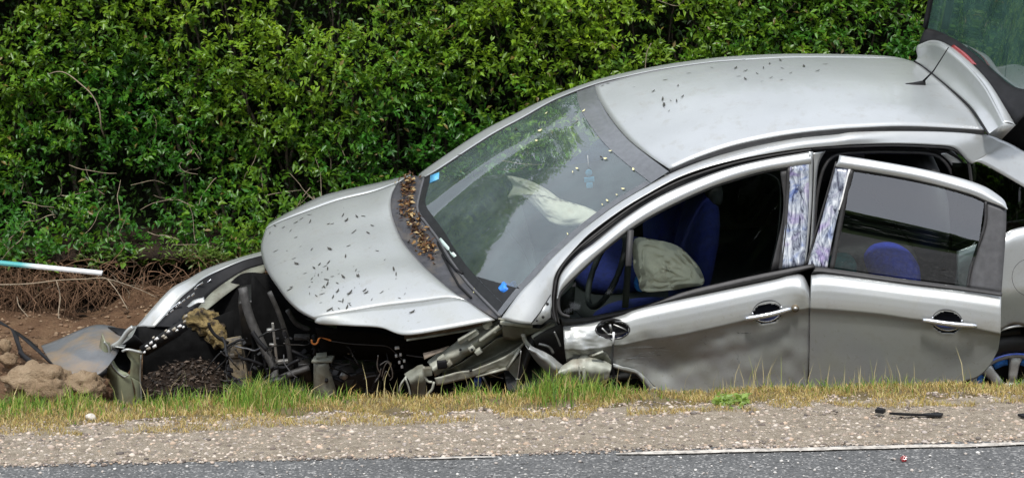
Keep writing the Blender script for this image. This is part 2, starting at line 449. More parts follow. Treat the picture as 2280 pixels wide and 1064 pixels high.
def soil_mat(name, cols, s1=6, s2=70, strength=0.9):
    m, nt, n, l, b = nodes_of(name)
    t = tex(n, l, 'noise', s1, 10, rough=0.72)
    r = ramp(n, l, t.outputs['Fac'], [(0.28 + 0.44 * i / (len(cols) - 1), c) for i, c in enumerate(cols)])
    l.new(r.outputs['Color'], b.inputs['Base Color'])
    b.inputs['Roughness'].default_value = 0.95; b.inputs['Specular IOR Level'].default_value = 0.15
    t2 = tex(n, l, 'noise', s2, 8, rough=0.7)
    bump(n, l, b, t2.outputs['Fac'], strength, 0.035)
    return m
M['gravel'] = soil_mat('gravelly_dust', [(0.24, 0.195, 0.14), (0.44, 0.37, 0.28), (0.57, 0.49, 0.38)], 22, 75, 1.0)
M['turf'] = soil_mat('dry_turf_soil', [(0.13, 0.10, 0.055), (0.24, 0.19, 0.10), (0.30, 0.25, 0.15)], 9, 90)
M['soil'] = soil_mat('brown_earth', [(0.065, 0.036, 0.021), (0.16, 0.092, 0.052), (0.27, 0.175, 0.10)], 5, 45, 1.0)
M['deep_soil'] = soil_mat('dark_root_soil', [(0.014, 0.010, 0.008), (0.035, 0.024, 0.017), (0.06, 0.04, 0.026)], 7, 45, 1.0)  # much darker than the brown earth, for hollow bank and heap
M['clod'] = soil_mat('sandy_clod', [(0.20, 0.13, 0.075), (0.33, 0.235, 0.145), (0.46, 0.35, 0.23)], 7, 40, 1.0)
M['grass_far'] = soil_mat('grass_ground', [(0.03, 0.05, 0.015), (0.05, 0.08, 0.022), (0.08, 0.10, 0.035)], 3, 60)
M['leaf'] = tinted('hedge_leaf', 0.36, 0.38, 0.5)
M['blade'] = tinted('grass_blade', 0.6, 0.22, 0.25)
M['pebble'] = tinted('pebble', 0.85, 0, 0.2)
M['root'] = pbr('root_bark', (0.185, 0.105, 0.058), 0.9, 0, 0.5, 60, 0.3, 90)
M['twig'] = pbr('grey_twig', (0.24, 0.19, 0.13), 0.85, 0, 0.4, 60)
M['bark'] = pbr('dark_bark', (0.055, 0.042, 0.03), 0.9, 0, 0.4, 40, 0.5, 60)
M['hedge_core'] = soil_mat('shaded_twig_mass', [(0.006, 0.007, 0.004), (0.014, 0.016, 0.008), (0.022, 0.026, 0.012)], 12, 40)  # near-black; the hedge's inner shade is put into this colour
M['dead_leaf'] = pbr('wilted_leaf', (0.035, 0.033, 0.026), 0.7, 0, 0.4, 60)
M['brown_leaf'] = tinted('dry_brown_leaf', 0.7, 0.1, 0.3)
M['yellow_leaf'] = pbr('yellow_leaf', (0.62, 0.58, 0.32), 0.6, 0, 0.25, 80)
def line_mat():
    m, nt, n, l, b = nodes_of('worn_white_paint')
    t = tex(n, l, 'noise', 26, 8, rough=0.75)
    r = ramp(n, l, t.outputs['Fac'], [(0.38, (0.20, 0.18, 0.155)), (0.52, (0.48, 0.44, 0.38)), (0.7, (0.62, 0.58, 0.51))])
    l.new(r.outputs['Color'], b.inputs['Base Color']); b.inputs['Roughness'].default_value = 0.8
    return m
M['line'] = line_mat()
def strip_mat():
    m, nt, n, l, b = nodes_of('white_to_teal_plastic')
    tc = n.new('ShaderNodeTexCoord'); sx = n.new('ShaderNodeSeparateXYZ')
    l.new(tc.outputs['Generated'], sx.inputs[0])
    r = ramp(n, l, sx.outputs['X'], [(0.30, (0.10, 0.38, 0.38)), (0.44, (0.72, 0.74, 0.74))])
    l.new(r.outputs['Color'], b.inputs['Base Color']); b.inputs['Roughness'].default_value = 0.35
    return m
M['strip'] = strip_mat()

# ================================================================== THE SETTING
def structure(o, label=None): o['kind'] = 'structure'; return o
def nz(x, y, z=0.0, s=1.0): return noise.noise(Vector((x * s, y * s, z * s)))

# ground far and wide: one sheet to the horizon, just under everything
def sheet(name, s0, s1, n0, n1, z, mat, ds=None):
    mb = MB(); ns = 2 if not ds else max(2, int((s1 - s0) / ds) + 1)
    mb.grid([[G(s0 + (s1 - s0) * i / (ns - 1), nn, z) for i in range(ns)] for nn in (n0, n1)])
    return structure(mb.build(name, mat, merge=False, smooth=False))
sheet('ground', -200, 200, -200, -5.4, -0.03, M['grass_far'])
sheet('road', -120, 120, -5.4, 0.15, 0.0, M['asphalt'])
sheet('far_ground', -200, 200, 4.6, 200, 0.30, M['grass_far'])

def smooth(a, b, x):
    t = min(1, max(0, (x - a) / (b - a))); return t * t * (3 - 2 * t)
def interp(x, pts):
    for (a, va), (b, vb) in zip(pts, pts[1:]):
        if x <= b: return va + (vb - va) * max(0, (x - a)) / (b - a)
    return pts[-1][1]
S_CAR = 0.06      # along the road: left of this the ditch is filled with dug-out earth
def grass_edge(s): return 0.46 + 0.14 * min(1, max(0, s / 3.7)) + 0.04 * nz(s, 3.1, 0, 2.1)
def ground_z(s, n):
    left = interp(n, [(0, 0), (0.9, 0.0), (1.2, -0.16), (1.5, -0.12), (2.0, -0.05), (2.6, -0.01), (3.0, 0.0), (3.4, -0.03), (9, -0.03)])
    car_ = interp(n, [(0, 0), (0.93, 0.0), (1.25, -0.26), (1.6, -0.38), (2.3, -0.30), (2.9, -0.02), (3.2, 0.10), (9, 0.15)])
    k = smooth(S_CAR - 0.16, S_CAR + 0.16, s)
    z = left * (1 - k) + car_ * k
    rough = 0.0 if n < 0.05 else (0.008 if n < 0.45 else (0.02 if n < 1.0 else 0.045))
    return z + rough * (nz(s, n, 0, 4) + 0.6 * nz(s, n, 5, 11))
def gsheet(name, s0, s1, n0f, n1f, ds, dn, mat, dz=0.0):
    mb = MB(); ns = int((s1 - s0) / ds) + 1
    nn = max(2, int(((n1f(0) - n0f(0)) / dn)) + 1)
    rows = []
    for j in range(nn):
        row = []
        for i in range(ns):
            s = s0 + (s1 - s0) * i / (ns - 1); a, b = n0f(s), n1f(s)
            n_ = a + (b - a) * j / (nn - 1)
            row.append(G(s, n_, ground_z(s, n_) + dz if j or dz < .005 else -.004))
        rows.append(row)
    return structure(mb.grid(rows).build(name, mat, merge=False))
gsheet('gravel_shoulder', -4, 9, lambda s: 0.0 + 0.035 * nz(s, 0, 2, 1.6) + 0.02 * nz(s, 4, 2, 9), lambda s: grass_edge(s) + 0.12, 0.05, 0.05, M['gravel'], 0.006)
gsheet('grass_verge_soil', -4, 9, lambda s: grass_edge(s) + 0.05, lambda s: 1.05, 0.05, 0.05, M['turf'], 0.003)
gsheet('earth_bank', -4, 9, lambda s: 0.98, lambda s: 3.45, 0.05, 0.05, M['soil'], 0.0)

# worn white edge line, broken where gravel has washed over it
def edge_line(s0, s1, w):
    mb = MB(); k = int((s1 - s0) / 0.03) + 1
    rows = [[], []]
    for i in range(k):
        s = s0 + (s1 - s0) * i / (k - 1); e = min(1, i / 4, (k - 1 - i) / 4)
        c = -0.038 + 0.008 * nz(s, 1, 0, 5)
        h = w * (0.35 + 0.65 * e) * (1 + 0.35 * nz(s, 7, 0, 9))
        rows[0].append(G(s, c - h / 2, 0.006)); rows[1].append(G(s, c + h / 2, 0.006))
    mb.grid(rows)
    return structure(mb.build('edge_line', M['line'], merge=False))
edge_line(2.2, 9.0, 0.042); edge_line(1.45, 1.76, 0.022)

# ---- loose stones on the shoulder and grit on the asphalt
ICO = None
def ico_base(sub=1):
    bm = bmesh.new(); bmesh.ops.create_icosphere(bm, subdivisions=sub, radius=1)
    V = np.array([v.co[:] for v in bm.verts]); Fc = np.array([[v.index for v in f.verts] for f in bm.faces]); bm.free()
    return V, Fc
def pebbles(name, pts, sizes, palette, mat):
    V0, F0 = ico_base(1); n = len(pts); k = len(V0)
    # a dozen distinct lumps
    lumps = []
    for i in range(14):
        j = 1 + 0.33 * (rng.random(k) - 0.5)[:, None]
        sc_ = np.array([1, 0.6 + 0.6 * rng.random(), 0.45 + 0.35 * rng.random()])
        lumps.append(V0 * j * sc_)
    lumps = np.array(lumps)
    idx = rng.integers(0, 14, n); ang = rng.random(n) * 2 * np.pi
    L = lumps[idx] * sizes[:, None, None]
    c, s = np.cos(ang)[:, None], np.sin(ang)[:, None]
    X = L[:, :, 0] * c - L[:, :, 1] * s; Y = L[:, :, 0] * s + L[:, :, 1] * c
    V = np.stack([X, Y, L[:, :, 2]], 2) + pts[:, None, :]
    Fc = (F0[None] + (np.arange(n) * k)[:, None, None]).reshape(-1, 3)
    pal = np.array(palette); cidx = rng.integers(0, len(pal), n)
    colr = pal[cidx] * (0.75 + 0.5 * rng.random((n, 1)))
    C = np.repeat(colr, k, 0)
    o = np_mesh(name, V.reshape(-1, 3), Fc, mat, C)
    return tag(o, kind='stuff')
PAL = [(0.40, 0.325, 0.26), (0.46, 0.39, 0.32), (0.29, 0.235, 0.19), (0.48, 0.42, 0.35), (0.16, 0.13, 0.11), (0.42, 0.32, 0.235), (0.35, 0.305, 0.27), (0.14, 0.12, 0.105)]
def scatter(n, s0, s1, nf):
    out = []
    for _ in range(n):
        s = s0 + (s1 - s0) * rnd.random(); nn = nf(s)
        out.append((s, nn))
    return out
sp = scatter(24000, -0.6, 4.6, lambda s: -0.02 + (grass_edge(s) + 0.22) * rnd.random())
pts = np.array([G(s, n, ground_z(s, n) + 0.004)[:] for s, n in sp]); sz = 0.0025 + 0.007 * rng.random(len(sp)) ** 3
o = pebbles('loose_gravel', pts, sz, PAL, M['pebble']); tag(o, 'pale loose gravel along the road edge', 'gravel')
sp = scatter(900, -0.6, 4.6, lambda s: 0.02 + (grass_edge(s) + 0.12) * rnd.random() ** 0.9)
pts = np.array([G(s, n, ground_z(s, n) + 0.006)[:] for s, n in sp]); sz = 0.006 + 0.009 * rng.random(len(sp)) ** 2.2
o = pebbles('coarse_gravel', pts, sz, PAL, M['pebble']); tag(o, 'coarser stones lying in the roadside gravel', 'gravel')
sp = scatter(900, -0.6, 4.6, lambda s: -0.75 * rnd.random() ** 1.3)
pts = np.array([G(s, n, 0.003)[:] for s, n in sp]); sz = 0.0025 + 0.0065 * rng.random(len(sp)) ** 2.5
o = pebbles('road_grit', pts, sz, [(0.45, 0.43, 0.4), (0.4, 0.36, 0.32), (0.56, 0.54, 0.5), (0.12, 0.12, 0.12)], M['pebble']); tag(o, 'pale grit scattered over the asphalt', 'grit')

# ---- grass
def blades(name, items, label, cat='grass'):
    """items: (x,y,z,height,width,leanx,leany,color)"""
    it = np.array([i[:7] for i in items]); colr = np.array([i[7] for i in items])
    n = len(it); a = rng.random(n) * np.pi
    side = np.stack([np.cos(a), np.sin(a) * 0.6, np.zeros(n)], 1) * it[:, 4:5] * 0.5
    b = it[:, :3]; h = it[:, 3:4]
    lean = np.concatenate([it[:, 5:7], np.zeros((n, 1))], 1)
    up = np.array([[0, 0, 1.0]])
    m = b + up * h * 0.55 + lean * h * 0.3
    t = b + up * h * (1 - 0.35 * (lean ** 2).sum(1, keepdims=True)) + lean * h
    V = np.stack([b - side, b + side, m - side * 0.8, m + side * 0.8, t], 1).reshape(-1, 3)
    base = np.array([[0, 1, 3], [0, 3, 2], [2, 3, 4]])
    Fc = (base[None] + (np.arange(n) * 5)[:, None, None]).reshape(-1, 3)
    C = np.repeat(colr, 5, 0)
    return tag(np_mesh(name, V, Fc, M['blade'], C), label, cat, None, 'stuff')
DRY = [(0.42, 0.31, 0.10), (0.48, 0.37, 0.16), (0.34, 0.23, 0.075), (0.50, 0.41, 0.20), (0.31, 0.29, 0.075)]
GREEN = [(0.10, 0.21, 0.025), (0.15, 0.27, 0.035), (0.21, 0.31, 0.05), (0.07, 0.16, 0.02), (0.25, 0.29, 0.06)]
def dens(s): return max(0.06, 0.55 + 0.9 * nz(s, 8.2, 0, 1.7) + 0.5 * nz(s, 2.2, 3, 5))
items = []
while len(items) < 34000:
    s = -0.7 + 5.4 * rnd.random(); ge = grass_edge(s)
    n = ge - 0.03 + (0.98 - ge) * rnd.random()
    f = (n - ge) / (0.98 - ge)
    if nz(s, n, 4, 5) + 0.5 * nz(s, n, 1, 13) < -0.22 + 0.55 * (0.40 - f): continue
    p = G(s, n, ground_z(s, n))
    c = rnd.choice(DRY); k = 0.7 + 0.6 * rnd.random()
    items.append((p.x, p.y, p.z, 0.012 + 0.026 * rnd.random() ** 1.5, 0.003, rnd.gauss(0, 0.7), rnd.gauss(-0.1, 0.6), (c[0] * k, c[1] * k, c[2] * k)))
blades('dry_grass', items, 'short dry yellow-brown grass on the verge')
items = []
while len(items) < 17000:
    s = -0.7 + 5.4 * rnd.random(); ge = grass_edge(s)
    n = ge + 0.10 + (1.12 - ge - 0.10) * rnd.random() ** 0.55
    f = (n - ge) / (1.0 - ge); d = dens(s) * (1.25 - 0.45 * smooth(2.3, 2.9, s) + 0.6 * smooth(4.0, 4.2, s))
    if rnd.random() > (d * f * 1.1) ** 1.6: continue
    p = G(s, n, ground_z(s, n))
    c = rnd.choice(GREEN) if rnd.random() < 0.8 else rnd.choice(DRY); k = 0.7 + 0.6 * rnd.random()
    h = (0.026 + 0.074 * rnd.random() ** 1.5) * (0.22 + 0.95 * d) * (0.45 + 0.6 * f)
    items.append((p.x, p.y, p.z, h, 0.0042, rnd.gauss(0, 0.38), rnd.gauss(-0.05, 0.35), (c[0] * k, c[1] * k, c[2] * k)))
blades('green_grass', items, 'tufts of fresh green grass in front of the wrecked car')
items = []
for _ in range(190):
    s = -0.5 + 4.8 * rnd.random(); n = 0.82 + 0.25 * rnd.random()
    if rnd.random() < 0.2: s = 3.05 + 0.25 * rnd.gauss(0, 1)
    p = G(s, n, ground_z(s, n)); k = 0.8 + 0.5 * rnd.random()
    c = (0.42, 0.36, 0.18) if rnd.random() < 0.6 else (0.24, 0.27, 0.09)
    items.append((p.x, p.y, p.z, 0.06 + 0.12 * rnd.random() ** 1.8, 0.0034, rnd.gauss(0, 0.2), rnd.gauss(0, 0.2), (c[0] * k, c[1] * k, c[2] * k)))
blades('grass_stalks', items, 'taller pale dry grass stalks against the car')

# ---- leaves
def leaves(name, cen, ax, nrm, ln, wd, colr, mat, parent=None):
    n = len(cen)
    ax = ax / np.linalg.norm(ax, axis=1, keepdims=True)
    sd = np.cross(ax, nrm); sd /= (np.linalg.norm(sd, axis=1, keepdims=True) + 1e-9)
    nr = np.cross(sd, ax)
    ln = ln[:, None]; wd = wd[:, None]
    b = cen; t = cen + ax * ln - nr * ln * 0.12; m = cen + ax * ln * 0.45
    l_ = m + sd * wd * 0.5 + nr * wd * 0.22; r_ = m - sd * wd * 0.5 + nr * wd * 0.22
    V = np.stack([b, l_, t, r_], 1).reshape(-1, 3)
    base = np.array([[0, 2, 1], [0, 3, 2]])
    Fc = (base[None] + (np.arange(n) * 4)[:, None, None]).reshape(-1, 3)
    return np_mesh(name, V, Fc, mat, np.repeat(colr, 4, 0), parent)

def hedge_n(s, z):     # distance of the hedge face from the road edge
    return 3.42 + 0.16 * nz(s, z, 0, 1.1) + 0.09 * nz(s, z, 9, 3.2) - 0.10 * smooth(0.5, 1.4, z) - 0.24 * smooth(0.62, 0.34, z) * smooth(1.5, 0.9, s) + 0.16 * smooth(2.1, 2.7, z)
hedge = empty('hedge', G(2.0, 3.7, 0.1), 'tall dense green leafy hedge running behind the wrecked car', 'hedge')
def hedge_leaves():
    cen, ax, nrm, ln, wd, col_ = [], [], [], [], [], []
    sprigs = 0
    while sprigs < 15500:
        s = -1.6 + 8.0 * rnd.random(); z = 0.02 + 2.6 * rnd.random() ** 1.02
        if s > 5.2 and rnd.random() < 0.5: continue
        gap = nz(s, z, 3, 2.3) + 0.65 * nz(s, z, 8, 6.0)
        low = smooth(0.95, 0.25, z)
        if gap < -0.34 - 0.06 * low - 0.12 * smooth(1.2, 1.7, z) + 0.22 * low * rnd.random(): 
            if rnd.random() < 0.93: continue
        if z < 0.22 and s < 1.3: continue
        depth = abs(rnd.gauss(0, 0.10))
        n0 = hedge_n(s, z) + depth
        base = G(s, n0, z)
        sprigs += 1
        d = Vector((rnd.gauss(0, 0.7), -0.75 + rnd.gauss(0, 0.35), 0.45 + rnd.gauss(0, 0.55))).normalized()
        L = 0.05 + 0.09 * rnd.random(); k = rnd.randint(6, 12)
        warm = 0.42 + 0.6 * nz(s, z, 1, 1.3) + 0.45 * smooth(1.0, 1.7, z) - 0.2 + rnd.gauss(0, 0.16)  # yellow new growth; sunlit tone of the top also put into the colour
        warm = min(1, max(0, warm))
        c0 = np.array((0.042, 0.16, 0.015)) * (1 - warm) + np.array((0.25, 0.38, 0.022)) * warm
        c0 = c0 * (0.7 + 0.55 * rnd.random())
        for i in range(k):
            f = (i + 0.5) / k
            p = base + d * L * f
            w = Vector((rnd.gauss(0, 1), rnd.gauss(0, 1), rnd.gauss(0, 1))); w -= d * w.dot(d); w.normalize()
            a_ = d * 0.55 + w * 0.9 + Vector((0, -0.1, 0.05))
            nn = Vector((rnd.gauss(0, 0.45), -0.45 + rnd.gauss(0, 0.4), 0.8 + rnd.gauss(0, 0.4)))
            cen.append(p[:]); ax.append(a_[:]); nrm.append(nn[:])
            q = 0.55 + 0.75 * rnd.random(); ln.append(0.038 * q); wd.append(0.0175 * q)
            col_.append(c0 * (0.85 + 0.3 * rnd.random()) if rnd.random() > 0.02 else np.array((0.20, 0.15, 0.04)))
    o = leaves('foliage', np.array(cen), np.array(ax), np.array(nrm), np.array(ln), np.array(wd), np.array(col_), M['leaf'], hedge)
    o['kind'] = 'stuff'
    # a second layer deeper inside, its shade put into a darker leaf colour
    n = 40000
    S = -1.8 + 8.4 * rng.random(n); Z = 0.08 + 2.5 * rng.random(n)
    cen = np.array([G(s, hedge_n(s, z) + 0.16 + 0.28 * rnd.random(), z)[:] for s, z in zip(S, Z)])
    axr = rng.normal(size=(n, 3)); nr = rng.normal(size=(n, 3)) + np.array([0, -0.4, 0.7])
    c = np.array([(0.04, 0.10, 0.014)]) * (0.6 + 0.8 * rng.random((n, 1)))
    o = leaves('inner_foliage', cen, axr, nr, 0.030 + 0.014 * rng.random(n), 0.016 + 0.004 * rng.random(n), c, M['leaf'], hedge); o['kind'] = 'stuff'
hedge_leaves()
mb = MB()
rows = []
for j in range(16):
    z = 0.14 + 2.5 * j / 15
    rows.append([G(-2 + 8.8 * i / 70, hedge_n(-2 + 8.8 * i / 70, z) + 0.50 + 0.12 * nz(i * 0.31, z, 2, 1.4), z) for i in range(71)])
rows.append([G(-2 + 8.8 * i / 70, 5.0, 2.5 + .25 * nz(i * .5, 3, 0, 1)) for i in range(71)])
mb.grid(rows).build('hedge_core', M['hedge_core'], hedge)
# stems and twigs inside the hedge
mb = MB()
for i in range(120):
    s = -1.6 + 7.6 * rnd.random(); n = 3.62 + 0.25 * rnd.random()
    p = G(s, n, 0.05); pts_ = [p]
    for k in range(6):
        p = p + Vector((rnd.gauss(0, 0.07), rnd.gauss(-0.015, 0.04), 0.22 + 0.1 * rnd.random())); pts_.append(p)
    mb.tube(spline(pts_, 12), [0.014 - 0.0009 * k for k in range(12)], 5)
mb.build('stems', M['bark'], hedge)['kind'] = 'stuff'
mb = MB()
for i in range(270):
    s = -1.3 + 7.0 * rnd.random(); z = 0.1 + 0.65 * rnd.random() ** 1.3 if rnd.random() < 0.88 else 0.2 + 2.0 * rnd.random()
    n = hedge_n(s, z) + 0.10 * rnd.random() - 0.02
    p = G(s, n, z); d = Vector((rnd.gauss(0, 0.8), rnd.gauss(-0.25, 0.3), rnd.gauss(0.2, 0.7))).normalized(); pts_ = [p]
    for k in range(4):
        p = p + d * (0.03 + 0.05 * rnd.random()); d = (d + Vector((rnd.gauss(0, 0.3), rnd.gauss(0, 0.2), rnd.gauss(0, 0.3)))).normalized(); pts_.append(p)
    mb.tube(spline(pts_, 8), [0.0028 - 0.0002 * k for k in range(8)], 4, cap=False)
mb.build('twigs', M['twig'], hedge)['kind'] = 'stuff'
mb = MB(); D_ = 9.72
mb.tube(spline([Q(108, 166, D_), Q(128, 160, D_), Q(150, 165, D_), Q(180, 188, D_), Q(205, 212, D_), Q(221, 245, D_), Q(225, 282, D_ + .02), Q(232, 305, D_ + 0.1)], 24), [0.0028] * 8 + [0.0036] * 16, 6)
mb.build('dead_branch', M['twig'], hedge)['label'] = 'bare pale branch arching out of the leaves'
mb = MB(); D_ = 9.4
mb.tube(spline([Q(1436, 160, D_), Q(1438, 135, D_), Q(1441, 115, D_), Q(1450, 97, D_)], 10), 0.0022, 5)
mb.build('flower_stalk', M['twig'], hedge)

# ---- undercut bank with hanging roots, left
mb = MB(); rows = []
prof = [(3.06, -0.03), (3.26, -0.04), (3.55, -0.03), (3.75, 0.04), (3.72, 0.2), (3.45, 0.235), (3.22, 0.225), (3.16, 0.25), (3.2, 0.29), (3.45, 0.33), (4.0, 0.36)]
NS = 60
for n, z in prof:
    row = []
    for i in range(NS):
        s = -1.6 + 3.1 * i / (NS - 1)
        fall = smooth(1.5, 0.75, s)
        nn = n + 0.11 * nz(s, z, 1, 2.6) + 0.05 * nz(s, z, 4, 9)
        row.append(G(s, nn, z + 0.04 * nz(s, n, 7, 3.5) + 0.015 * nz(s, n, 2, 14) - 0.05 * (1 - fall)))
    rows.append(row)
structure(mb.grid(rows).build('undercut_bank', M['deep_soil'], merge=False))
roots = []
mb = MB(); V = []
for i in range(1700):
    s = -1.0 + 2.1 * rnd.random(); n = 3.06 + 0.16 * rnd.random(); z = 0.06 + 0.21 * rnd.random()
    if nz(s, 2.2, 0, 3.0) < -0.15 and rnd.random() < 0.6: continue
    p = G(s, n, z); d = Vector((rnd.gauss(0, 0.8), rnd.gauss(-0.35, 0.3), -0.35 + rnd.gauss(0, 0.6))).normalized(); pts_ = [p]
    for k in range(5):
        p = p + d * (0.02 + 0.045 * rnd.random()); d = (d + Vector((rnd.gauss(0, 0.45), rnd.gauss(0, 0.25), -0.22 + rnd.gauss(0, 0.35)))).normalized(); pts_.append(p)
    r0 = 0.0008 + 0.0026 * rnd.random() ** 4
    mb.tube(spline(pts_, 9), [r0 * (1 - 0.07 * k) for k in range(9)], 4, cap=False)
tag(mb.build('hanging_roots', M['root']), 'tangle of brown roots hanging from the eroded bank', 'roots', None, 'stuff')
mb = MB()
mb.tube(spline([Q(-20, 634, 9.45), Q(60, 632, 9.45), Q(130, 624, 9.44), Q(190, 621, 9.44), Q(235, 620, 9.45), Q(300, 640, 9.45), Q(350, 662, 9.47)], 40), [0.0045 - 0.00006 * k for k in range(40)], 6)
mb.tube(spline([Q(240, 622, 9.43), Q(262, 650, 9.4), Q(285, 690, 9.36)], 10), 0.003, 5)
mb.tube(spline([Q(38, 660, 9.45), Q(42, 680, 9.42), Q(58, 700, 9.4), Q(68, 712, 9.36)], 10), 0.003, 5)
mb.tube(spline([Q(126, 626, 9.44), Q(134, 660, 9.4), Q(130, 700, 9.34), Q(136, 722, 9.3)], 12), 0.0032, 5)
tag(mb.build('bare_root', M['twig']), 'long bare root stretched across the hollow bank', 'root')
# weeds growing on the bank's lip
cen, ax, nrm, ln, wd, col_ = [], [], [], [], [], []
for i in range(170):
    s = -0.9 + 2.3 * rnd.random(); s = s if rnd.random() < 0.6 else 0.45 + 0.12 * rnd.gauss(0, 1)
    n = 3.12 + 0.12 * rnd.random(); base = G(s, n, 0.235 + 0.05 * rnd.random())
    for k in range(8):
        d = Vector((rnd.gauss(0, 0.8), rnd.gauss(-0.3, 0.5), 0.5 + rnd.gauss(0, 0.4)))
        cen.append((base + d * 0.03 * rnd.random())[:]); ax.append(d[:]); nrm.append((rnd.gauss(0, .4), -0.5, 0.8)); q = 0.6 + 0.6 * rnd.random()
        ln.append(0.034 * q); wd.append(0.012 * q); col_.append(np.array((0.12, 0.19, 0.035)) * (0.6 + 0.7 * rnd.random()))
o = leaves('bank_weeds', np.array(cen), np.array(ax), np.array(nrm), np.array(ln), np.array(wd), np.array(col_), M['leaf'])
tag(o, 'small bright weeds on the lip of the bank', 'weeds', None, 'stuff')
# crumbs of earth over the dug slope
sp = scatter(1500, -0.7, 0.6, lambda s: 1.3 + 1.9 * rnd.random())
pts = np.array([G(s, n, ground_z(s, n) + 0.004)[:] for s, n in sp]); sz = 0.003 + 0.013 * rng.random(len(sp)) ** 3
o = pebbles('earth_crumbs', pts, sz, [(0.14, 0.085, 0.05), (0.20, 0.13, 0.08), (0.10, 0.06, 0.035), (0.27, 0.19, 0.12)], M['pebble']); tag(o, 'crumbled brown earth on the dug slope', 'earth')

# ---- the wood on the far side of the road: seen mirrored in the car's glass and paint
def far_wood():
    n = 16000
    S = -34 + 72 * rng.random(n); H = np.array([5.6 + 1.6 * nz(s, 1, 0, 0.22) + 0.9 * nz(s, 5, 0, 0.9) for s in S])
    Z = H * rng.random(n) ** 0.85
    N = -15.5 - 2.0 * rng.random(n) + 0.9 * np.array([nz(s, z, 0, 0.5) for s, z in zip(S, Z)])
    cen = np.array([G(s, nn, z)[:] for s, nn, z in zip(S, N, Z)])
    c = np.array([(0.045, 0.075, 0.02)]) * (0.5 + 1.0 * rng.random((n, 1)))
    o = leaves('far_wood', cen, rng.normal(size=(n, 3)), rng.normal(size=(n, 3)) + np.array([0, 0, .6]), 0.5 + 0.4 * rng.random(n), 0.4 + 0.3 * rng.random(n), c, M['leaf'])
    tag(o, 'green wood on the other side of the road', 'wood', None, 'stuff')
far_wood()

# ================================================================== THE WRECKED CAR
car = empty('wrecked_car', K(0, 0.8, -0.55), 'silver hatchback with torn off front end lying nose down beside the road', 'car')
HIT = []                                                   # surfaces leaves can lie on
def add_hit(name, rows):
    v, f = [], []
    for r in rows: v += r
    n = len(rows[0])
    for i in range(len(rows) - 1):
        for j in range(n - 1): f.append((i * n + j, i * n + j + 1, (i + 1) * n + j + 1, (i + 1) * n + j))
    HIT.append((name, BVHTree.FromPolygons([tuple(p) for p in v], f)))
def hit(name, x, y):
    for nm, t in HIT:
        if nm == name:
            loc, nrm, i, d = t.ray_cast(CAM, ray(x, y).normalized())
            if loc is None: return None
            if nrm.dot(ray(x, y)) > 0: nrm = -nrm
            return loc, nrm
    return None

# ---- roof
gut_t = [(1491, 377), (1555, 350), (1630, 325), (1706, 308), (1781, 296), (1860, 288), (1905, 285), (2010, 281), (2116, 285), (2192, 290)]
gut_b = [(1491, 389), (1555, 362), (1630, 338), (1706, 319), (1781, 306), (1860, 298), (1905, 292), (2010, 290), (2116, 292), (2192, 299)]
far_in = [(1324, 189), (1401, 170), (1481, 154), (1582, 140), (1659, 134), (1760, 129), (1880, 129), (1975, 131), (2030, 137)]
U_NR, U_FR = 0.33, 1.34
head = [(1491, 377, .33), (1440, 343, .50), (1395, 306, .72), (1356, 258, .98), (1332, 217, 1.20), (1324, 189, U_FR)]
rear = [(2192, 290, .33), (2176, 262, .44), (2155, 235, .60), (2110, 195, .84), (2070, 162, 1.10), (2050, 147, 1.24), (2030, 137, U_FR)]
roof_rows = coons(px(gut_t, U_NR), px(far_in, U_FR), px(head, 0), px(rear, 0), 60, 30, UP * 0.030)
MB().grid(roof_rows).build('roof_panel', M['paint'], car, 0.004)
add_hit('roof', roof_rows)
MB().grid([[p - UP * 0.05 for p in r] for r in roof_rows]).build('headliner', M['liner'], car, 0.004)
MB().grid(loft([px(gut_t, 0.334), px(gut_b, 0.340)], 60, 3)).build('roof_gutter', M['trim'], car, 0.006)

# ---- near side frame: A pillar, cant rail and C pillar in one pressing
up_ = [(1116, 709), (1155, 655), (1193, 615), (1230, 574), (1280, 528), (1318, 496), (1374, 455), (1430, 421), (1487, 390), (1555, 362), (1630, 338), (1706, 319), (1781, 306), (1860, 298), (1905, 292), (2010, 290), (2116, 292), (2192, 299), (2230, 312), (2280, 338), (2440, 440)]
lo_ = [(1196, 722), (1226, 690), (1229, 650), (1240, 604), (1291, 541), (1330, 506), (1390, 463), (1440, 433), (1505, 398), (1570, 374), (1640, 356), (1712, 342), (1785, 331), (1860, 325), (1905, 322), (1989, 320), (2074, 323), (2125, 330), (2161, 364), (2200, 371), (2440, 512)]
ru = px(up_, lambda y: min(ug(y) + 0.055, 0.345)); rl = px(lo_, lambda y: ug(y) + 0.012)
rm = [a.lerp(b, 0.45) - A * (0.014 if i < 15 else .003) for i, (a, b) in enumerate(zip(ru, rl))]
MB().grid(loft([ru, rm, rl], 160, 5)).build('side_frame', M['paint'], car, 0.004)
# triangular gusset with bolt holes at the pillar's foot
g_ = px([(1184, 722), (1226, 655), (1226, 706), (1206, 722)], lambda y: ug(y) + 0.006)
gus = MB().poly(g_).build('pillar_gusset', M['paint'], car, 0.004)
mb = MB(); mb.tube(px([(1183, 720), (1203, 694), (1226, 656)], lambda y: ug(y) + 0.004), 0.0025, 6)
for x, y, r in ((1219, 676, 3.2), (1209, 705, 3.2), (1195, 713, 2.2)):
    c = P(x, y, ug(y) + 0.003); mb.tube([c - A * 0.003, c + A * 0.002], r / 510, 10)
mb.build('bolt_hole', M['rubber'], gus)
mb = MB()
mb.bar(P(1114, 716, 0.10), P(1186, 724, 0.07), 0.014, 0.03); mb.bar(P(1110, 708, 0.11), P(1185, 718, 0.075), 0.006, 0.02)
mb.build('pillar_foot_seam', M['primer'], car, bevel=0.002)
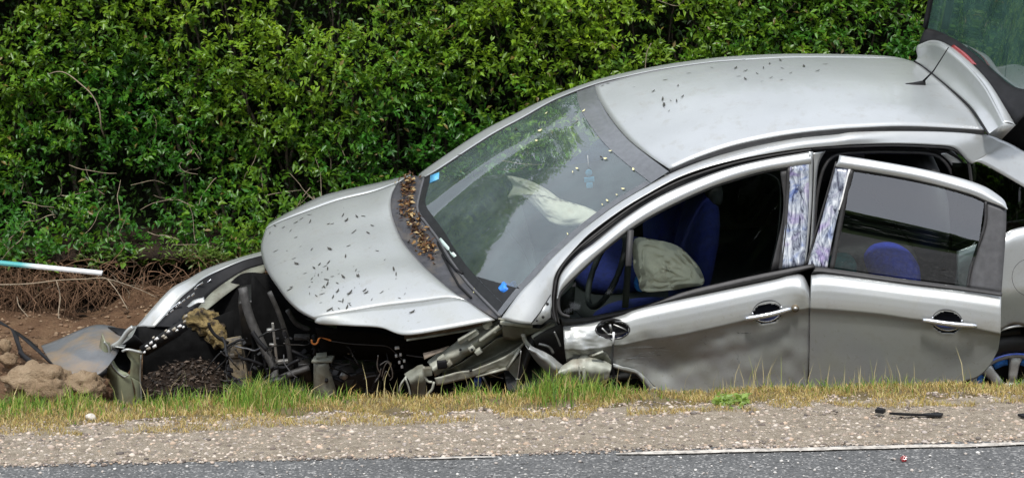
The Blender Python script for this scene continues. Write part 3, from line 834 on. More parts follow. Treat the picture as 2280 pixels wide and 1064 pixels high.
# door seal between frame and doors
seal_t = [(1233, 712), (1227, 690), (1229, 650), (1240, 604), (1268, 562), (1330, 506), (1390, 463), (1440, 433), (1505, 398), (1570, 374), (1640, 356), (1712, 342), (1785, 331), (1806, 329)]
seal_b = [(1246, 722), (1241, 690), (1242, 650), (1250, 608), (1284, 568), (1348, 521), (1407, 474), (1468, 436), (1520, 413), (1580, 391), (1645, 369), (1716, 353), (1790, 341), (1806, 338)]
s1_, s2_ = px(seal_t, lambda y: ug(y) + 0.016), px(seal_b, lambda y: ug(y) + 0.03)
smid = [a.lerp(b, .5) + A * 0.022 for a, b in zip(s1_, s2_)]
MB().grid(loft([s1_, smid, s2_], 100, 4)).tube(spline([a.lerp(b, .38) - A * .004 for a, b in zip(s1_, s2_)], 100), 0.0035, 6).build('door_seal', M['rubber'], car, 0.004)

# ---- far pillar and far roof rail
fi = [(944, 396), (979, 376), (1091, 303), (1164, 263), (1238, 222), (1324, 189), (1401, 170), (1481, 154), (1582, 140), (1659, 134), (1760, 129), (1880, 129), (1975, 131), (2036, 140)]
fo = [(930, 396), (948, 377), (1060, 301), (1130, 263), (1213, 222), (1312, 184), (1391, 163), (1481, 145), (1582, 131), (1670, 124), (1760, 121), (1880, 122), (1985, 127), (2042, 141)]
frows = loft([px(fi, 1.345), [P(x, y, 1.40) for x, y in [((a[0] + b[0]) / 2, (a[1] + b[1]) / 2 - 1.5) for a, b in zip(fi, fo)]], px(fo, 1.46)], 90, 3)
MB().grid(frows).build('far_roof_rail', M['paint'], car, 0.004)
MB().tube(spline([p - A * 0.004 for p in px(fi[:10], 1.338)], 60), 0.0042, 6).build('far_rail_seal', M['rubber'], car)

# ---- windscreen
base_ = [(944, 396, 1.345), (934, 436, 1.22), (930, 470, 1.10), (950, 500, 1.0), (976, 535, .84), (1003, 580, .62), (1045, 635, .38), (1114, 706, .105)]
topw = [(1324, 189, U_FR), (1332, 217, 1.20), (1356, 260, .98), (1395, 308, .72), (1440, 346, .50), (1489, 383, .32)]
nearw = [(1114, 706, .105), (1155, 655, .13), (1193, 615, .155), (1230, 574, .185), (1280, 528, .22), (1318, 496, .24), (1374, 455, .27), (1430, 421, .295), (1489, 383, .32)]
farw = [(944, 396), (979, 376), (1091, 303), (1164, 263), (1238, 222), (1324, 189)]
def sorted_pts(l): return px(l, 0)
ws = coons(sorted_pts(base_), sorted_pts(topw), px(farw, 1.345), sorted_pts(nearw), 50, 50, UP * 0.02 + FW * 0.02)
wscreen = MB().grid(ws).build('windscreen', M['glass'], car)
add_hit('ws', ws)
def ws_pt(u, v, off=0.003):
    x, y = u * 49, v * 49; i, j = min(48, int(x)), min(48, int(y)); fx, fy = x - i, y - j
    p = ws[j][i] * (1 - fx) * (1 - fy) + ws[j][i + 1] * fx * (1 - fy) + ws[j + 1][i] * (1 - fx) * fy + ws[j + 1][i + 1] * fx * fy
    n = (ws[j][i + 1] - ws[j][i]).cross(ws[j + 1][i] - ws[j][i]).normalized()
    if n.dot(UP) < 0: n = -n
    return p + n * off
def ws_band(name, u0, u1, v0, v1, nu, nv, mat, off=0.003):
    fu0, fu1 = (u0 if callable(u0) else (lambda v: u0)), (u1 if callable(u1) else (lambda v: u1))
    rows = []
    for j in range(nv):
        v = v0 + (v1 - v0) * j / (nv - 1)
        rows.append([ws_pt(fu0(v) + (fu1(v) - fu0(v)) * i / (nu - 1), v, off) for i in range(nu)])
    return MB().grid(rows).build(name, mat, wscreen)
ws_band('header_band', 0, 1, 0.905, 1.0, 50, 5, M['band'])
ws_band('edge_band', 0.975, 1.0, 0.0, 0.90, 4, 40, M['band'])
ws_band('edge_band', 0.0, 0.012, 0.0, 0.90, 3, 40, M['band'])
ws_band('bottom_band', 0.013, 0.974, 0.0, 0.05, 40, 4, M['corner'])
ws_band('corner_band', lambda v: 0.66 + 2.2 * v, 0.974, 0.052, 0.15, 14, 6, M['corner'], 0.0035)
MB().tube([p + UP * .004 for p in resample(sorted_pts(base_), 50)], 0.0075, 6).build('windscreen_seal', M['trim'], wscreen)

# ---- scuttle, wipers and litter
hood_rear = [(885, 408, 1.40), (873, 432, 1.30), (870, 461, 1.18), (878, 497, 1.04), (897, 539, .86), (927, 576, .70), (960, 610, .53), (1010, 652, .34), (1040, 670, .27)]
scut = coons([p - UP * 0.012 for p in sorted_pts(hood_rear + [(1104, 710, .12)])], [p - UP * 0.004 for p in sorted_pts(base_)],
             px([(885, 408, 1.40), (915, 392, 1.40), (944, 396, 1.345)], 0), px([(1104, 710, .12), (1110, 709, .11), (1114, 706, .105)], 0), 50, 10, UP * -0.02)
MB().grid(scut).build('scuttle_panel', M['scuttle'], car, 0.003)
add_hit('scuttle', scut)
mb = MB()
def onscut(x, y, off=0.012):
    h = hit('scuttle', x, y) or hit('ws', x, y)
    return h[0] + UP * off
mb.tube([onscut(*q) for q in [(975, 545), (995, 580), (1015, 605), (1030, 614)]], 0.006, 6)
mb.tube([onscut(*q) for q in [(985, 572), (1005, 610), (1022, 640), (1050, 668)]], 0.005, 6)
mb.build('wiper', M['black'], car)
mb = MB(); h_ = [hit('ws', *q) for q in [(983, 530), (1018, 570), (1012, 574), (977, 535)]]
mb.grid([[h_[0][0] + h_[0][1] * .004, h_[1][0] + h_[1][1] * .004], [h_[3][0] + h_[3][1] * .004, h_[2][0] + h_[2][1] * .004]])
mb.build('pale_label', pbr('pale_label_paper', (0.55, 0.68, 0.62), 0.5), wscreen, 0.001)
mb = MB(); h_ = [hit('ws', *q) for q in [(959, 392), (979, 385), (978, 400), (958, 409)]]
mb.grid([[h_[0][0] + h_[0][1] * .004, h_[1][0] + h_[1][1] * .004], [h_[3][0] + h_[3][1] * .004, h_[2][0] + h_[2][1] * .004]])
mb.build('tax_disc', M['sky_blue'], wscreen, 0.001)
cen, ax, nrm, ln, wd, col_ = [], [], [], [], [], []
for i in range(420):
    t = rnd.random()
    cx, cy = [q for q in spline([Vector((912, 400, 0)), Vector((905, 440, 0)), Vector((915, 490, 0)), Vector((940, 535, 0)), Vector((960, 575, 0))], 50)][int(t * 49)][:2]
    h = hit('scuttle', cx + rnd.gauss(0, 9), cy + rnd.gauss(0, 8))
    if not h: continue
    p = h[0] + UP * (0.004 + 0.022 * rnd.random()); cen.append(p[:]); d = Vector((rnd.gauss(0, 1), rnd.gauss(0, 1), rnd.gauss(0, .5))); ax.append(d[:]); nrm.append((UP + Vector((rnd.gauss(0, .5), rnd.gauss(0, .5), 0)))[:])
    q = 0.5 + 0.7 * rnd.random(); ln.append(.032 * q); wd.append(.015 * q)
    c = rnd.choice([(0.12, 0.055, 0.022), (0.07, 0.035, 0.018), (0.24, 0.14, 0.05), (0.40, 0.30, 0.15), (0.05, 0.025, 0.015)]); col_.append(np.array(c))
o = leaves('leaf_litter', np.array(cen), np.array(ax), np.array(nrm), np.array(ln), np.array(wd), np.array(col_), M['brown_leaf'])
tag(o, 'drift of brown dead leaves at the foot of the windscreen', 'leaf litter', None, 'stuff')

# ---- bonnet
hf = [(592, 510, 1.40), (582, 546, 1.26), (585, 576, 1.12), (597, 607, .96), (619, 640, .78), (640, 668, .62), (668, 694, .48), (702, 712, .38)]
hfar = [(592, 510), (621, 495), (682, 472), (755, 446), (829, 428), (885, 408)]
crease = [(702, 712, .38), (716, 704, .37), (780, 694, .36), (848, 684, .35), (935, 674, .32), (1010, 664, .29), (1040, 670, .27)]
hood_rows = coons(px(hf, 0), px(hood_rear, 0), px(hfar, 1.40), px(crease, 0), 40, 40, UP * 0.035)
low = [(702, 716, .37), (716, 721, .36), (780, 725, .30), (848, 729, .24), (902, 745, .16), (995, 732, .13), (1102, 712, .115)]
c_r = resample(px(crease, 0), 40); l_r = resample(px(low, 0), 40)
strip_rows = [[a.lerp(b, k / 6) - A * (0.0014 + 0.006 * math.sin(math.pi * k / 6)) for a, b in zip(c_r, l_r)] for k in range(7)]
hood = MB().grid(hood_rows).grid(strip_rows).build('bonnet', M['paint'], car, 0.006)
add_hit('hood', hood_rows); add_hit('hood_side', strip_rows)
MB().grid([[p - UP * 0.03 - A * -0.02 for p in r] for r in hood_rows[2:-2]]).build('bonnet_lining', M['void'], car, 0.004)
# dark sheet standing in for the shaded cavity behind the bonnet's lower edge
MB().grid(loft([px([(702, 730), (848, 742), (905, 757), (995, 744), (1104, 724)], .45), px([(720, 800), (848, 800), (905, 800), (995, 790), (1100, 760)], .62)], 30, 3)).build('cavity_shade_sheet', M['void'], car, 0.004)
mb = MB(); mb.tube(spline(px([(905, 757), (950, 750), (1000, 742), (1050, 733), (1090, 722)], .17), 20), 0.006, 6)
mb.build('bonnet_flange', M['primer_dark'], car)

def crumple(rows, amp, freq, seed):
    return [[p - A * amp * (nz(p.x, p.z, seed, freq) + .6 * nz(p.x, p.z, seed + 3, freq * 2.3)) + UP * amp * .35 * nz(p.x, p.z, seed + 9, freq * 1.4) for p in r] for r in rows]

# ---- far wing: sheet beyond the bonnet and the torn wing that arches to the front
fw_i = [(592, 509), (621, 494), (682, 471), (755, 445), (829, 427), (885, 407), (914, 391)]
fw_o = [(600, 497), (640, 474), (706, 441), (755, 426), (829, 410), (880, 398), (914, 389)]
MB().grid(loft([px(fw_i, 1.43), px(fw_o, 1.56)], 40, 3)).build('far_wing', M['paint'], car, 0.003)
w0 = px([(590, 558), (538, 572), (471, 594), (440, 609), (420, 621), (383, 641), (349, 675), (304, 727)], (1.56, 1.10))
w1 = px([(590, 567), (538, 581), (480, 606), (450, 622), (432, 638), (404, 662), (378, 692), (344, 728)], (1.48, 1.06))
w2 = px([(590, 588), (545, 602), (505, 626), (475, 648), (455, 668), (436, 690), (418, 710), (398, 728)], (1.43, 1.02))
w3 = px([(590, 606), (560, 616), (525, 640), (498, 660), (478, 676), (460, 690), (445, 702), (430, 712)], (1.37, 1.0))
MB().grid(loft([w0, w1], 50, 4)).build('torn_wing', M['paint'], car, 0.003)
MB().grid(loft([[p + A * .004 for p in w1], w2], 50, 4)).build('wing_inner_edge', M['black'], car, 0.003)
mb = MB().grid(loft([[p - A * .003 for p in w2[:6]], w3[:6]], 50, 2)); mb.build('wing_flange', M['primer_dark'], car, 0.003)
mb = MB()
for a, b, w in (((386, 690), (452, 628), .004), ((398, 694), (470, 622), .003), ((352, 726), (402, 672), .005)):
    MB().tube(spline(px([a, ((a[0] + b[0]) / 2 - 5, (a[1] + b[1]) / 2 - 3), b], 1.0 + (b[0] - 352) / 400), 14), w, 6).build('chrome_strip', M['chrome'], car)
for k in range(9):                                           # bent clips along the torn wing edge
    f = k / 8; x, y = 372 + 76 * f + rnd.gauss(0, 2), 700 - 66 * f + rnd.gauss(0, 2)
    MB().box(P(x, y, 1.0 + .16 * f), (FW * .6 - UP * .5).normalized() * (.005 + .005 * rnd.random()), A * .006, (UP * .7 + FW * .5).normalized() * .0035).build('wing_clip', M['chrome'], car, bevel=.001)
MB().grid(crumple(loft([px([(416, 681), (432, 668), (454, 662)], 1.0), px([(420, 684), (438, 676), (456, 674)], .98)], 12, 3), .006, 30, 5)).build('torn_flake', M['paint'], car, .002)
MB().grid(loft([px([(300, 728), (330, 726), (360, 726), (400, 718)], 1.08), px([(280, 768), (310, 776), (340, 770), (400, 730)], 1.0)], 14, 3)).build('lamp_housing', M['void'], car, .004)

# ---- engine bay
mb = MB()                                                   # wheel arch liner of the far side and the slam panel behind it all
mb.grid(loft([px([(322, 745), (420, 705), (500, 640), (560, 606), (700, 640), (900, 700)], 1.30), px([(322, 830), (420, 800), (500, 760), (600, 740), (700, 760), (900, 800)], 1.16), px([(320, 960), (420, 960), (500, 960), (600, 960), (700, 960), (900, 960)], .96)], 40, 4))
mb.build('arch_liner', M['void'], car, .004)
mb = MB()
mb.grid(loft([px([(560, 606), (640, 690), (760, 735), (900, 760), (1080, 745)], .95), px([(560, 760), (640, 790), (760, 800), (900, 820), (1080, 820)], .85), px([(560, 960), (640, 960), (760, 960), (900, 960), (1080, 960)], .9)], 40, 4))
mb.build('bulkhead', M['void'], car, .004)
mb = MB(); c = P(620, 800, .95)
mb.box(P(640, 800, 1.05), FW * .14, A * .16, UP * .10); mb.box(P(790, 830, .75), FW * .11, A * .14, UP * .07); mb.box(P(705, 745, 1.0), FW * .10, A * .1, UP * .05)
mb.box(P(560, 700, 1.15), FW * .05, A * .1, UP * .12)
mb.build('engine_block', M['engine'], car, bevel=.012)
mb = MB(); mb.bar(P(519, 752, .80), P(548, 905, .72), .075, .05); mb.box(P(526, 786, .77), FW * .030, A * .03, UP * .012); mb.box(P(530, 770, .77), FW * .02, A * .04, UP * .03)
mb.build('radiator_support', M['muddy'], car, bevel=.006)
mb = MB(); mb.tube(spline(px([(540, 640), (556, 705), (585, 770), (612, 822), (610, 850)], (.9, .7)), 20), .022, 10)
mb.tube(spline(px([(612, 850), (600, 862), (585, 880)], .68), 10), .03, 10)
mb.build('coolant_hose', M['hose'], car)
mb = MB(); mb.tube(spline(px([(600, 650), (622, 700), (640, 760), (650, 830)], .75), 14), .012, 8); mb.tube(spline(px([(640, 690), (660, 720), (690, 735)], .8), 10), .012, 8)
mb.tube(spline(px([(590, 860), (640, 835), (690, 818)], .62), 10), .016, 8)
mb.build('radiator_hose', M['hose'], car)
mb = MB(); mb.bar(P(607, 718, .72), P(617, 808, .70), .012, .012); mb.box(P(600, 735, .72), FW * .012, A * .01, UP * .008); mb.bar(P(600, 766, .72), P(616, 768, .71), .01, .014); mb.bar(P(618, 806, .70), P(642, 803, .7), .018, .02)
mb.build('bonnet_stay', M['steel'], car, bevel=.002)
mb = MB(); mb.box(P(640, 872, .66), FW * .09, A * .06, UP * .035); mb.build('gearbox_mount', M['engine'], car, bevel=.008); mb = MB(); MB().box(P(680, 820, .7), FW * .03, A * .05, UP * .05).build('fuse_box', M['engine'], car, bevel=.006); MB().bar(P(655, 750, .75), P(690, 750, .75), .02, .03).build('lamp_bracket', M['hose'], car, bevel=.003); mb.bar(P(600, 855, .62), P(690, 812, .66), .014, .02)
mb.build('cross_brace', M['engine'], car, bevel=.004)
MB().tube(px([(585, 872), (600, 850), (640, 840)], .6), .018, 8).build('air_hose', M['engine'], car)
MB().grid(loft([px([(318, 772), (380, 742), (430, 725), (520, 690)], 1.02), px([(318, 925), (380, 925), (430, 925), (525, 925)], .98)], 16, 4)).build('bay_shade_sheet', M['void'], car, .004)  # added black sheet, stands in for the bay's shade over the earth
# loose wiring, clips and broken bits in the dark of the bay
for nm, mt, cnt in (('loose_wiring', 'engine', 40), ('loose_hoses', 'black', 22), ('torn_wiring', 'trim', 14)):
    mb = MB()
    for i in range(cnt):
        x, y, u = 490 + 420 * rnd.random(), 745 + 120 * rnd.random(), .52 + .3 * rnd.random()
        if x > 690 and y < 765: continue
        p = P(x, y, u); pts_ = [p]; d = Vector((rnd.gauss(0, 1), rnd.gauss(0, .4), rnd.gauss(-.3, .8))).normalized()
        for k in range(4): p = p + d * (.015 + .03 * rnd.random()); d = (d + Vector((rnd.gauss(0, .28), rnd.gauss(0, .2), rnd.gauss(-.05, .28)))).normalized(); pts_.append(p)
        mb.tube(spline(pts_, 10), (.0025 + .002 * rnd.random()) if nm != 'loose_hoses' else .006 + .006 * rnd.random(), 5)
    mb.build(nm, M[mt], car)['kind'] = 'stuff'
mb = MB()
for i in range(90):
    x, y = 490 + 410 * rnd.random(), 745 + 125 * rnd.random(); c = P(x, y, .55 + .35 * rnd.random())
    if x > 690 and y < 765: continue
    e = Vector((rnd.gauss(0, 1), rnd.gauss(0, 1), rnd.gauss(0, 1))).normalized(); f = e.orthogonal().normalized(); g = e.cross(f); k = .003 + .010 * rnd.random() ** 2
    mb.box(c, e * k * 1.6, f * k, g * k * .35)
mb.build('broken_pieces', M['black'], car, bevel=.001)['kind'] = 'stuff'
for k in range(9): MB().bar(P(566 + k * 4, 770, .92), P(572 + k * 4, 875, .86), .003, .05).build('radiator_fin', M['hose'], car)
MB().tube([P(765, 835, .62), P(765, 835, .68)], .055, 24).build('belt_pulley', M['hose'], car)
MB().tube([P(765, 835, .60), P(765, 835, .63)], .022, 16).build('pulley_hub', M['steel'], car)
# pale bracket
b0 = px([(699, 806), (699, 840), (699, 905)], .55); b1 = px([(731, 806), (740, 840), (752, 880)], .52)
mb = MB().grid(loft([b0, [a.lerp(b, .5) - A * .02 for a, b in zip(b0, b1)], b1], 10, 3)); mb.build('horn_bracket', M['primer_dark'], car, .006)
mb = MB(); mb.bar(P(697, 800, .55), P(742, 799, .52), .012, .05); mb.box(P(716, 792, .55), FW * .025, A * .02, UP * .008); mb.build('bracket_flange', M['primer_dark'], car, bevel=.002)
mb = MB(); c = P(727, 847, .50); mb.tube([c - A * .004, c + A * .01], .008, 10); mb.build('bracket_hole', M['black'], car)
mb = MB(); mb.tube(spline(px([(694, 756), (695, 763), (701, 766), (707, 762), (710, 754), (715, 750), (724, 753), (737, 758)], .50), 30), .0042, 8); mb.build('orange_hook', M['orange'], car)
mb = MB(); mb.tube(spline(px([(738, 759), (780, 765), (830, 768), (862, 771), (880, 785), (895, 800)], .5), 24), .0022, 5); mb.tube(spline(px([(905, 790), (925, 793), (945, 795)], .4), 10), .003, 5); mb.build('bonnet_cable', M['trim'], car)
for pth in ([(842, 790), (840, 815), (846, 830)], [(850, 838), (856, 815), (864, 806), (872, 820), (874, 838), (868, 846)], [(846, 812), (862, 803), (872, 812)], [(835, 850), (845, 835), (848, 820)], [(852, 846), (860, 826), (868, 838)]):
    MB().tube(spline(px(pth, .42), 16), .0028, 5).build('loom_wire', M['steel'], car)
for i, (x, y) in enumerate([(884, 774), (882, 792), (892, 789), (889, 806), (900, 803), (895, 816)]):
    MB().box(P(x, y, .38), (FW * .010 if i == 0 else FW * .005), A * .006, UP * .0055).build('connector', M['white'], car, bevel=.001)
for i, (x, y) in enumerate([(776, 786), (786, 791)]):
    MB().tube([P(x, y, .6), P(x, y, .58)], .006, 8).build('clip', M['steel'], car)

# crumpled inner wing and chassis leg on the near side
r0 = px([(952, 806), (985, 780), (1015, 760), (1050, 738), (1085, 722), (1110, 714)], .22)
r1 = px([(962, 822), (1000, 800), (1030, 782), (1062, 760), (1095, 742), (1118, 728)], .16)
r2 = px([(968, 836), (1006, 815), (1036, 797), (1066, 777), (1096, 757), (1120, 740)], .20)
MB().grid(crumple(loft([r0, r1, r2], 60, 8), .012, 16, 1)).build('wing_rail', M['primer'], car, .004)
for x, y, sx, sy in ((1030, 756, .022, .010), (1052, 745, .03, .012), (1085, 722, .02, .012), (985, 800, .018, .018), (1000, 808, .012, .012), (1050, 775, .014, .012), (1065, 782, .016, .012)):
    MB().box(P(x, y, .15), (FW * .85 + UP * -.5).normalized() * sx, A * .012, (UP * .85 + FW * .5).normalized() * sy).build('rail_bracket', M['primer'], car, bevel=.004)
MB().bar(P(1020, 758, .14), P(1060, 733, .14), .008, .02).build('rail_brace', M['primer'], car, bevel=.002)
MB().bar(P(1068, 758, .13), P(1112, 725, .12), .010, .02).build('rail_brace', M['primer'], car, bevel=.002)
for x, y, r in ((1025, 778, .006), (1051, 778, .006), (1108, 723, .006), (1048, 824, .007), (954, 826, .008)):
    MB().tube([P(x, y, .125), P(x, y, .15)], r, 8).build('rail_hole', M['black'], car)
MB().box(P(984, 810, .14), FW * .022, A * .012, UP * .020).build('rubber_mount', M['black'], car, bevel=.006)
q0 = px([(985, 828), (1030, 806), (1070, 780), (1110, 752), (1160, 744), (1172, 748)], (.19, .16))
q1 = px([(985, 836), (1035, 822), (1085, 800), (1125, 780), (1162, 760), (1174, 756)], (.26, .22))
q2 = px([(975, 846), (1030, 832), (1085, 812), (1130, 792), (1160, 772), (1172, 762)], (.18, .15))
MB().grid(crumple(loft([q0, q1, q2], 50, 8), .008, 9, 4)).build('inner_wing', M['primer_dark'], car, .003)
f0 = px([(968, 842), (1010, 830), (1060, 820), (1110, 800), (1150, 776), (1170, 758)], .14)
f1 = px([(972, 856), (1010, 850), (1060, 836), (1100, 818), (1130, 818), (1152, 790)], .15)
MB().grid(crumple(loft([f0, f1], 40, 5), .008, 14, 2)).build('sill_flange', M['primer'], car, .004)
mb = MB(); mb.bar(P(1128, 822, .13), P(1158, 775, .13), .008, .02); mb.bar(P(1060, 836, .16), P(1128, 818, .15), .008, .03); mb.poly(px([(1130, 822), (1158, 790), (1150, 845)], .17)); mb.build('torn_bracket', M['primer'], car)
e0 = px([(900, 832), (925, 818), (942, 812)], .18); e1 = px([(912, 850), (930, 842), (948, 835)], .12); e2 = px([(918, 880), (935, 885), (948, 892)], .17)
MB().grid(crumple(loft([e0, e1, e2], 24, 8), .010, 18, 6)).build('rail_end', M['primer_dark'], car, .004)
mb = MB()
mb.tube(spline(px([(905, 838), (893, 855), (889, 872)], .10), 10), .005, 6); mb.tube(spline(px([(903, 842), (910, 862), (914, 880)], .09), 10), .004, 6); mb.tube(spline(px([(966, 850), (962, 866), (950, 880), (944, 900)], .10), 12), .006, 6)
mb.tube(spline(px([(944, 816), (944, 832), (952, 848), (962, 850)], .10), 12), .006, 6); mb.build('bent_rod', M['primer'], car)
mb = MB(); c = P(953, 826, .10); mb.box(c, FW * .018, A * .01, UP * .020); mb.build('bolt_plate', M['primer_dark'], car, bevel=.003)
mb = MB(); mb.grid(loft([px([(942, 786), (970, 779), (1000, 770)], .2), px([(945, 800), (965, 790), (985, 782)], .18)], 10, 2)); mb.build('bonnet_hinge_plate', pbr('rusty_primer', (0.30, 0.24, 0.18), .6, 0, .3, 30), car, .004)
# dark under-wing cavity, brake disc and damper
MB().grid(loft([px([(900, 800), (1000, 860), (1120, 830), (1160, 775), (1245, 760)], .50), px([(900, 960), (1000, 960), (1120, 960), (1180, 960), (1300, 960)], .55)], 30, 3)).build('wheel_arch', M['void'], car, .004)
mb = MB(); mb.tube([P(1070, 870, .42), P(1070, 870, .46)], .075, 20); mb.tube([P(1070, 870, .40), P(1070, 870, .44)], .03, 14); mb.build('brake_disc', M['engine'], car)
mb = MB(); mb.tube(px([(1074, 836), (1088, 862), (1100, 880)], .36), .005, 6); mb.tube(px([(1090, 832), (1105, 838), (1120, 842)], .36), .003, 6); mb.build('brake_pipe', M['steel'], car)
MB().box(P(1064, 850, .36), FW * .016, A * .02, UP * .016).build('blue_cap', M['blue_trim'], car, bevel=.004)
mb = MB(); mb.tube(spline(px([(1160, 780), (1156, 815), (1150, 850), (1140, 890), (1136, 905)], .08), 16), .0026, 5); mb.tube(px([(1148, 843), (1158, 844)], .08), .003, 5); mb.build('hanging_wire', M['steel'], car)
# hinge pillar debris between wing and door
mb = MB(); mb.tube(spline(px([(1186, 752), (1206, 738), (1236, 722)], .12), 12), .012, 8); mb.tube(spline(px([(1164, 744), (1170, 760), (1184, 776)], .1), 10), .010, 8); mb.build('hinge_strut', M['primer'], car)
mb = MB(); h0 = px([(1117, 722), (1160, 726), (1205, 730), (1228, 716)], (.12, .07)); h1 = px([(1120, 752), (1150, 757), (1178, 745), (1186, 740)], .14)
MB().grid(crumple(loft([h0, h1], 24, 5), .006, 12, 8)).build('pillar_base', M['primer_dark'], car, .003)
MB().grid(loft([px([(1188, 752), (1215, 736), (1250, 722), (1262, 735)], .10), px([(1198, 790), (1230, 800), (1258, 815), (1266, 815)], .16)], 16, 3)).build('hinge_pillar', M['rubber'], car, .004)
mb = MB(); mb.tube(spline(px([(1234, 738), (1240, 750), (1248, 770)], .06), 10), .004, 6); mb.tube(spline(px([(1200, 765), (1222, 772), (1232, 786)], .09), 10), .007, 6); mb.build('check_strap', M['steel'], car)
k0 = px([(1180, 768), (1200, 778), (1222, 788), (1240, 803), (1258, 816)], .05)
k1 = px([(1176, 776), (1198, 792), (1218, 808), (1236, 822), (1250, 828)], .03)
k2 = px([(1168, 764), (1190, 800), (1212, 822), (1228, 838), (1240, 845)], .10)
MB().grid(crumple(loft([k0, k1, k2], 40, 6), .008, 15, 3)).build('torn_sill_skin', M['paint'], car, .003)

# ---- front bumper corner hanging at the far front
UB = 0.60
bo = px([(228, 742), (222, 775), (228, 810), (240, 845), (246, 905)], UB)
bi = px([(244, 762), (252, 800), (268, 824), (290, 838), (302, 905)], UB - .02)
bc = px([(317, 778), (314, 800), (313, 830), (312, 860), (316, 905)], UB + .03)
bm1 = [a.lerp(b, .5) - A * .03 for a, b in zip(bo, bi)]
bump_ = MB().grid(loft([bo, bm1, bi], 30, 4))
n_i = px([(278, 784), (292, 790), (290, 812), (283, 834), (290, 838)], UB - .01)
bump_.grid(loft([px([(290, 838), (291, 822), (292, 805), (284, 792), (280, 778)], UB - .02), px([(313, 850), (313, 830), (314, 815), (315, 800), (318, 780)], UB + .02)], 24, 4))
bump_.grid(loft([px([(268, 824), (290, 838), (302, 870), (302, 905)], UB - .02), px([(300, 840), (313, 850), (314, 875), (316, 905)], UB + .02)], 20, 3))
front_bumper = bump_.build('bumper_corner', pbr('olive_grey_paint', (0.26, 0.28, 0.185), 0.4, 0.2, 0.2, 10, 0, 40, dirt=(0.16, 0.13, 0.08), dirt_amt=(0.5, 0.75)), car, .005)
mb = MB(); mb.tube(spline(px([(232, 760), (242, 775), (244, 800), (256, 822), (276, 838), (286, 834)], UB - .04), 24), .0045, 6); mb.tube(spline(px([(272, 782), (285, 778), (316, 785)], UB - .03), 10), .007, 6)
mb.tube(spline(px([(314, 790), (312, 840), (316, 900)], UB - .0), 12), .003, 6); mb.tube(spline(px([(250, 772), (268, 760), (284, 738), (296, 728)], UB), 14), .012, 8)
mb.build('bumper_rim', M['paint'], front_bumper)
MB().disc(P(266, 804, UB + .02), FW * .055, UP * .075, 24, A * .05).build('fog_lamp_opening', M['black'], front_bumper)
MB().grid(loft([px([(252, 772), (275, 765), (300, 745)], UB + .04), px([(260, 785), (285, 780), (330, 775)], UB + .1)], 12, 2)).build('bumper_inner', M['black'], front_bumper, .004)
MB().grid(loft([px([(290, 728), (279, 745), (267, 760), (256, 772)], (1.06, UB - .03)), px([(306, 724), (297, 744), (286, 760), (276, 775)], (1.06, UB - .03))], 14, 3)).build('wing_rim', M['paint'], car, .004)
mb = MB(); mb.bar(P(318, 782, UB), P(412, 722, UB), .05, .02); mb.build('grille_bar', M['black'], car)
for k in range(8):
    for r_ in range(3):
        if rnd.random() < (.1 if r_ < 2 else .4): continue
        x = 322 + k * 12.2 + r_ * 4 + rnd.gauss(0, 2); y = 782 - k * 7.6 - r_ * 11 + rnd.gauss(0, 2); kq = .5 + .6 * rnd.random()
        MB().box(P(x, y, UB - .025), (FW * -.85 + UP * .5).normalized() * .0088 * kq, A * .004, (UP * .85 + FW * (.5 + rnd.gauss(0, .3))).normalized() * .0062 * kq).build('grille_tab', M['white'] if rnd.random() < .55 and r_ < 2 else M['tab'], car)

# ---- front door
belt = px([(1255, 727), (1305, 720), (1380, 702), (1427, 685), (1592, 650), (1716, 624), (1758, 613), (1782, 611), (1794, 626)], .07)
crs = [(1258, 780), (1310, 778), (1360, 772), (1418, 762), (1526, 742), (1654, 713), (1730, 698), (1804, 683)]
bot = [(1262, 808), (1302, 806), (1361, 812), (1416, 826), (1440, 846), (1470, 872), (1520, 910), (1600, 925), (1700, 928), (1796, 928)]
NX = 110
def door_rows(belt_px, crs_px, bot_px, uoff, dent=None):
    bl, cr, bt = resample([Vector((*p[:2], 0)) for p in belt_px], NX), resample([Vector((*p[:2], 0)) for p in crs_px], NX), resample([Vector((*p[:2], 0)) for p in bot_px], NX)
    rows = []
    prof_up = [(0, .080), (.06, .060), (.15, .047), (.3, .032), (.5, .018), (.7, .008), (.85, .003), (1.0, .0)]
    prof_lo = [(0, .0), (.035, .012), (.12, .020), (.4, .030), (.7, .037), (1, .040)]
    for k in range(25):
        v = k / 24; rows.append([P(a.x + (b.x - a.x) * v, a.y + (b.y - a.y) * v, interp(v, prof_up) + uoff(a.x + (b.x - a.x) * v)) for a, b in zip(bl, cr)])
    for k in range(1, 41):
        v = (k / 40) ** 1.25; rows.append([P(a.x + (b.x - a.x) * v, a.y + (b.y - a.y) * v, interp(v, prof_lo) + uoff(a.x + (b.x - a.x) * v)) for a, b in zip(cr, bt)])
    if dent: rows = [[dent(p) for p in r] for r in rows]
    return rows
def in_ell(p, c, rx, ry, ang=0):
    x, y = proj(p); dx, dy = x - c[0], y - c[1]; ca, sa = math.cos(ang), math.sin(ang)
    X, Y = dx * ca + dy * sa, -dx * sa + dy * ca
    return (X / rx) ** 2 + (Y / ry) ** 2 < 1
def cut(mb, rows, holes):
    n = len(rows[0]); b = len(mb.v)
    for r in rows: mb.v += [tuple(p) for p in r]
    for i in range(len(rows) - 1):
        for j in range(n - 1):
            c = (rows[i][j] + rows[i + 1][j + 1]) / 2
            if any(in_ell(c, *h) for h in holes): continue
            mb.f.append((b + i * n + j, b + i * n + j + 1, b + (i + 1) * n + j + 1, b + (i + 1) * n + j)); mb.mi.append(0)
    return mb
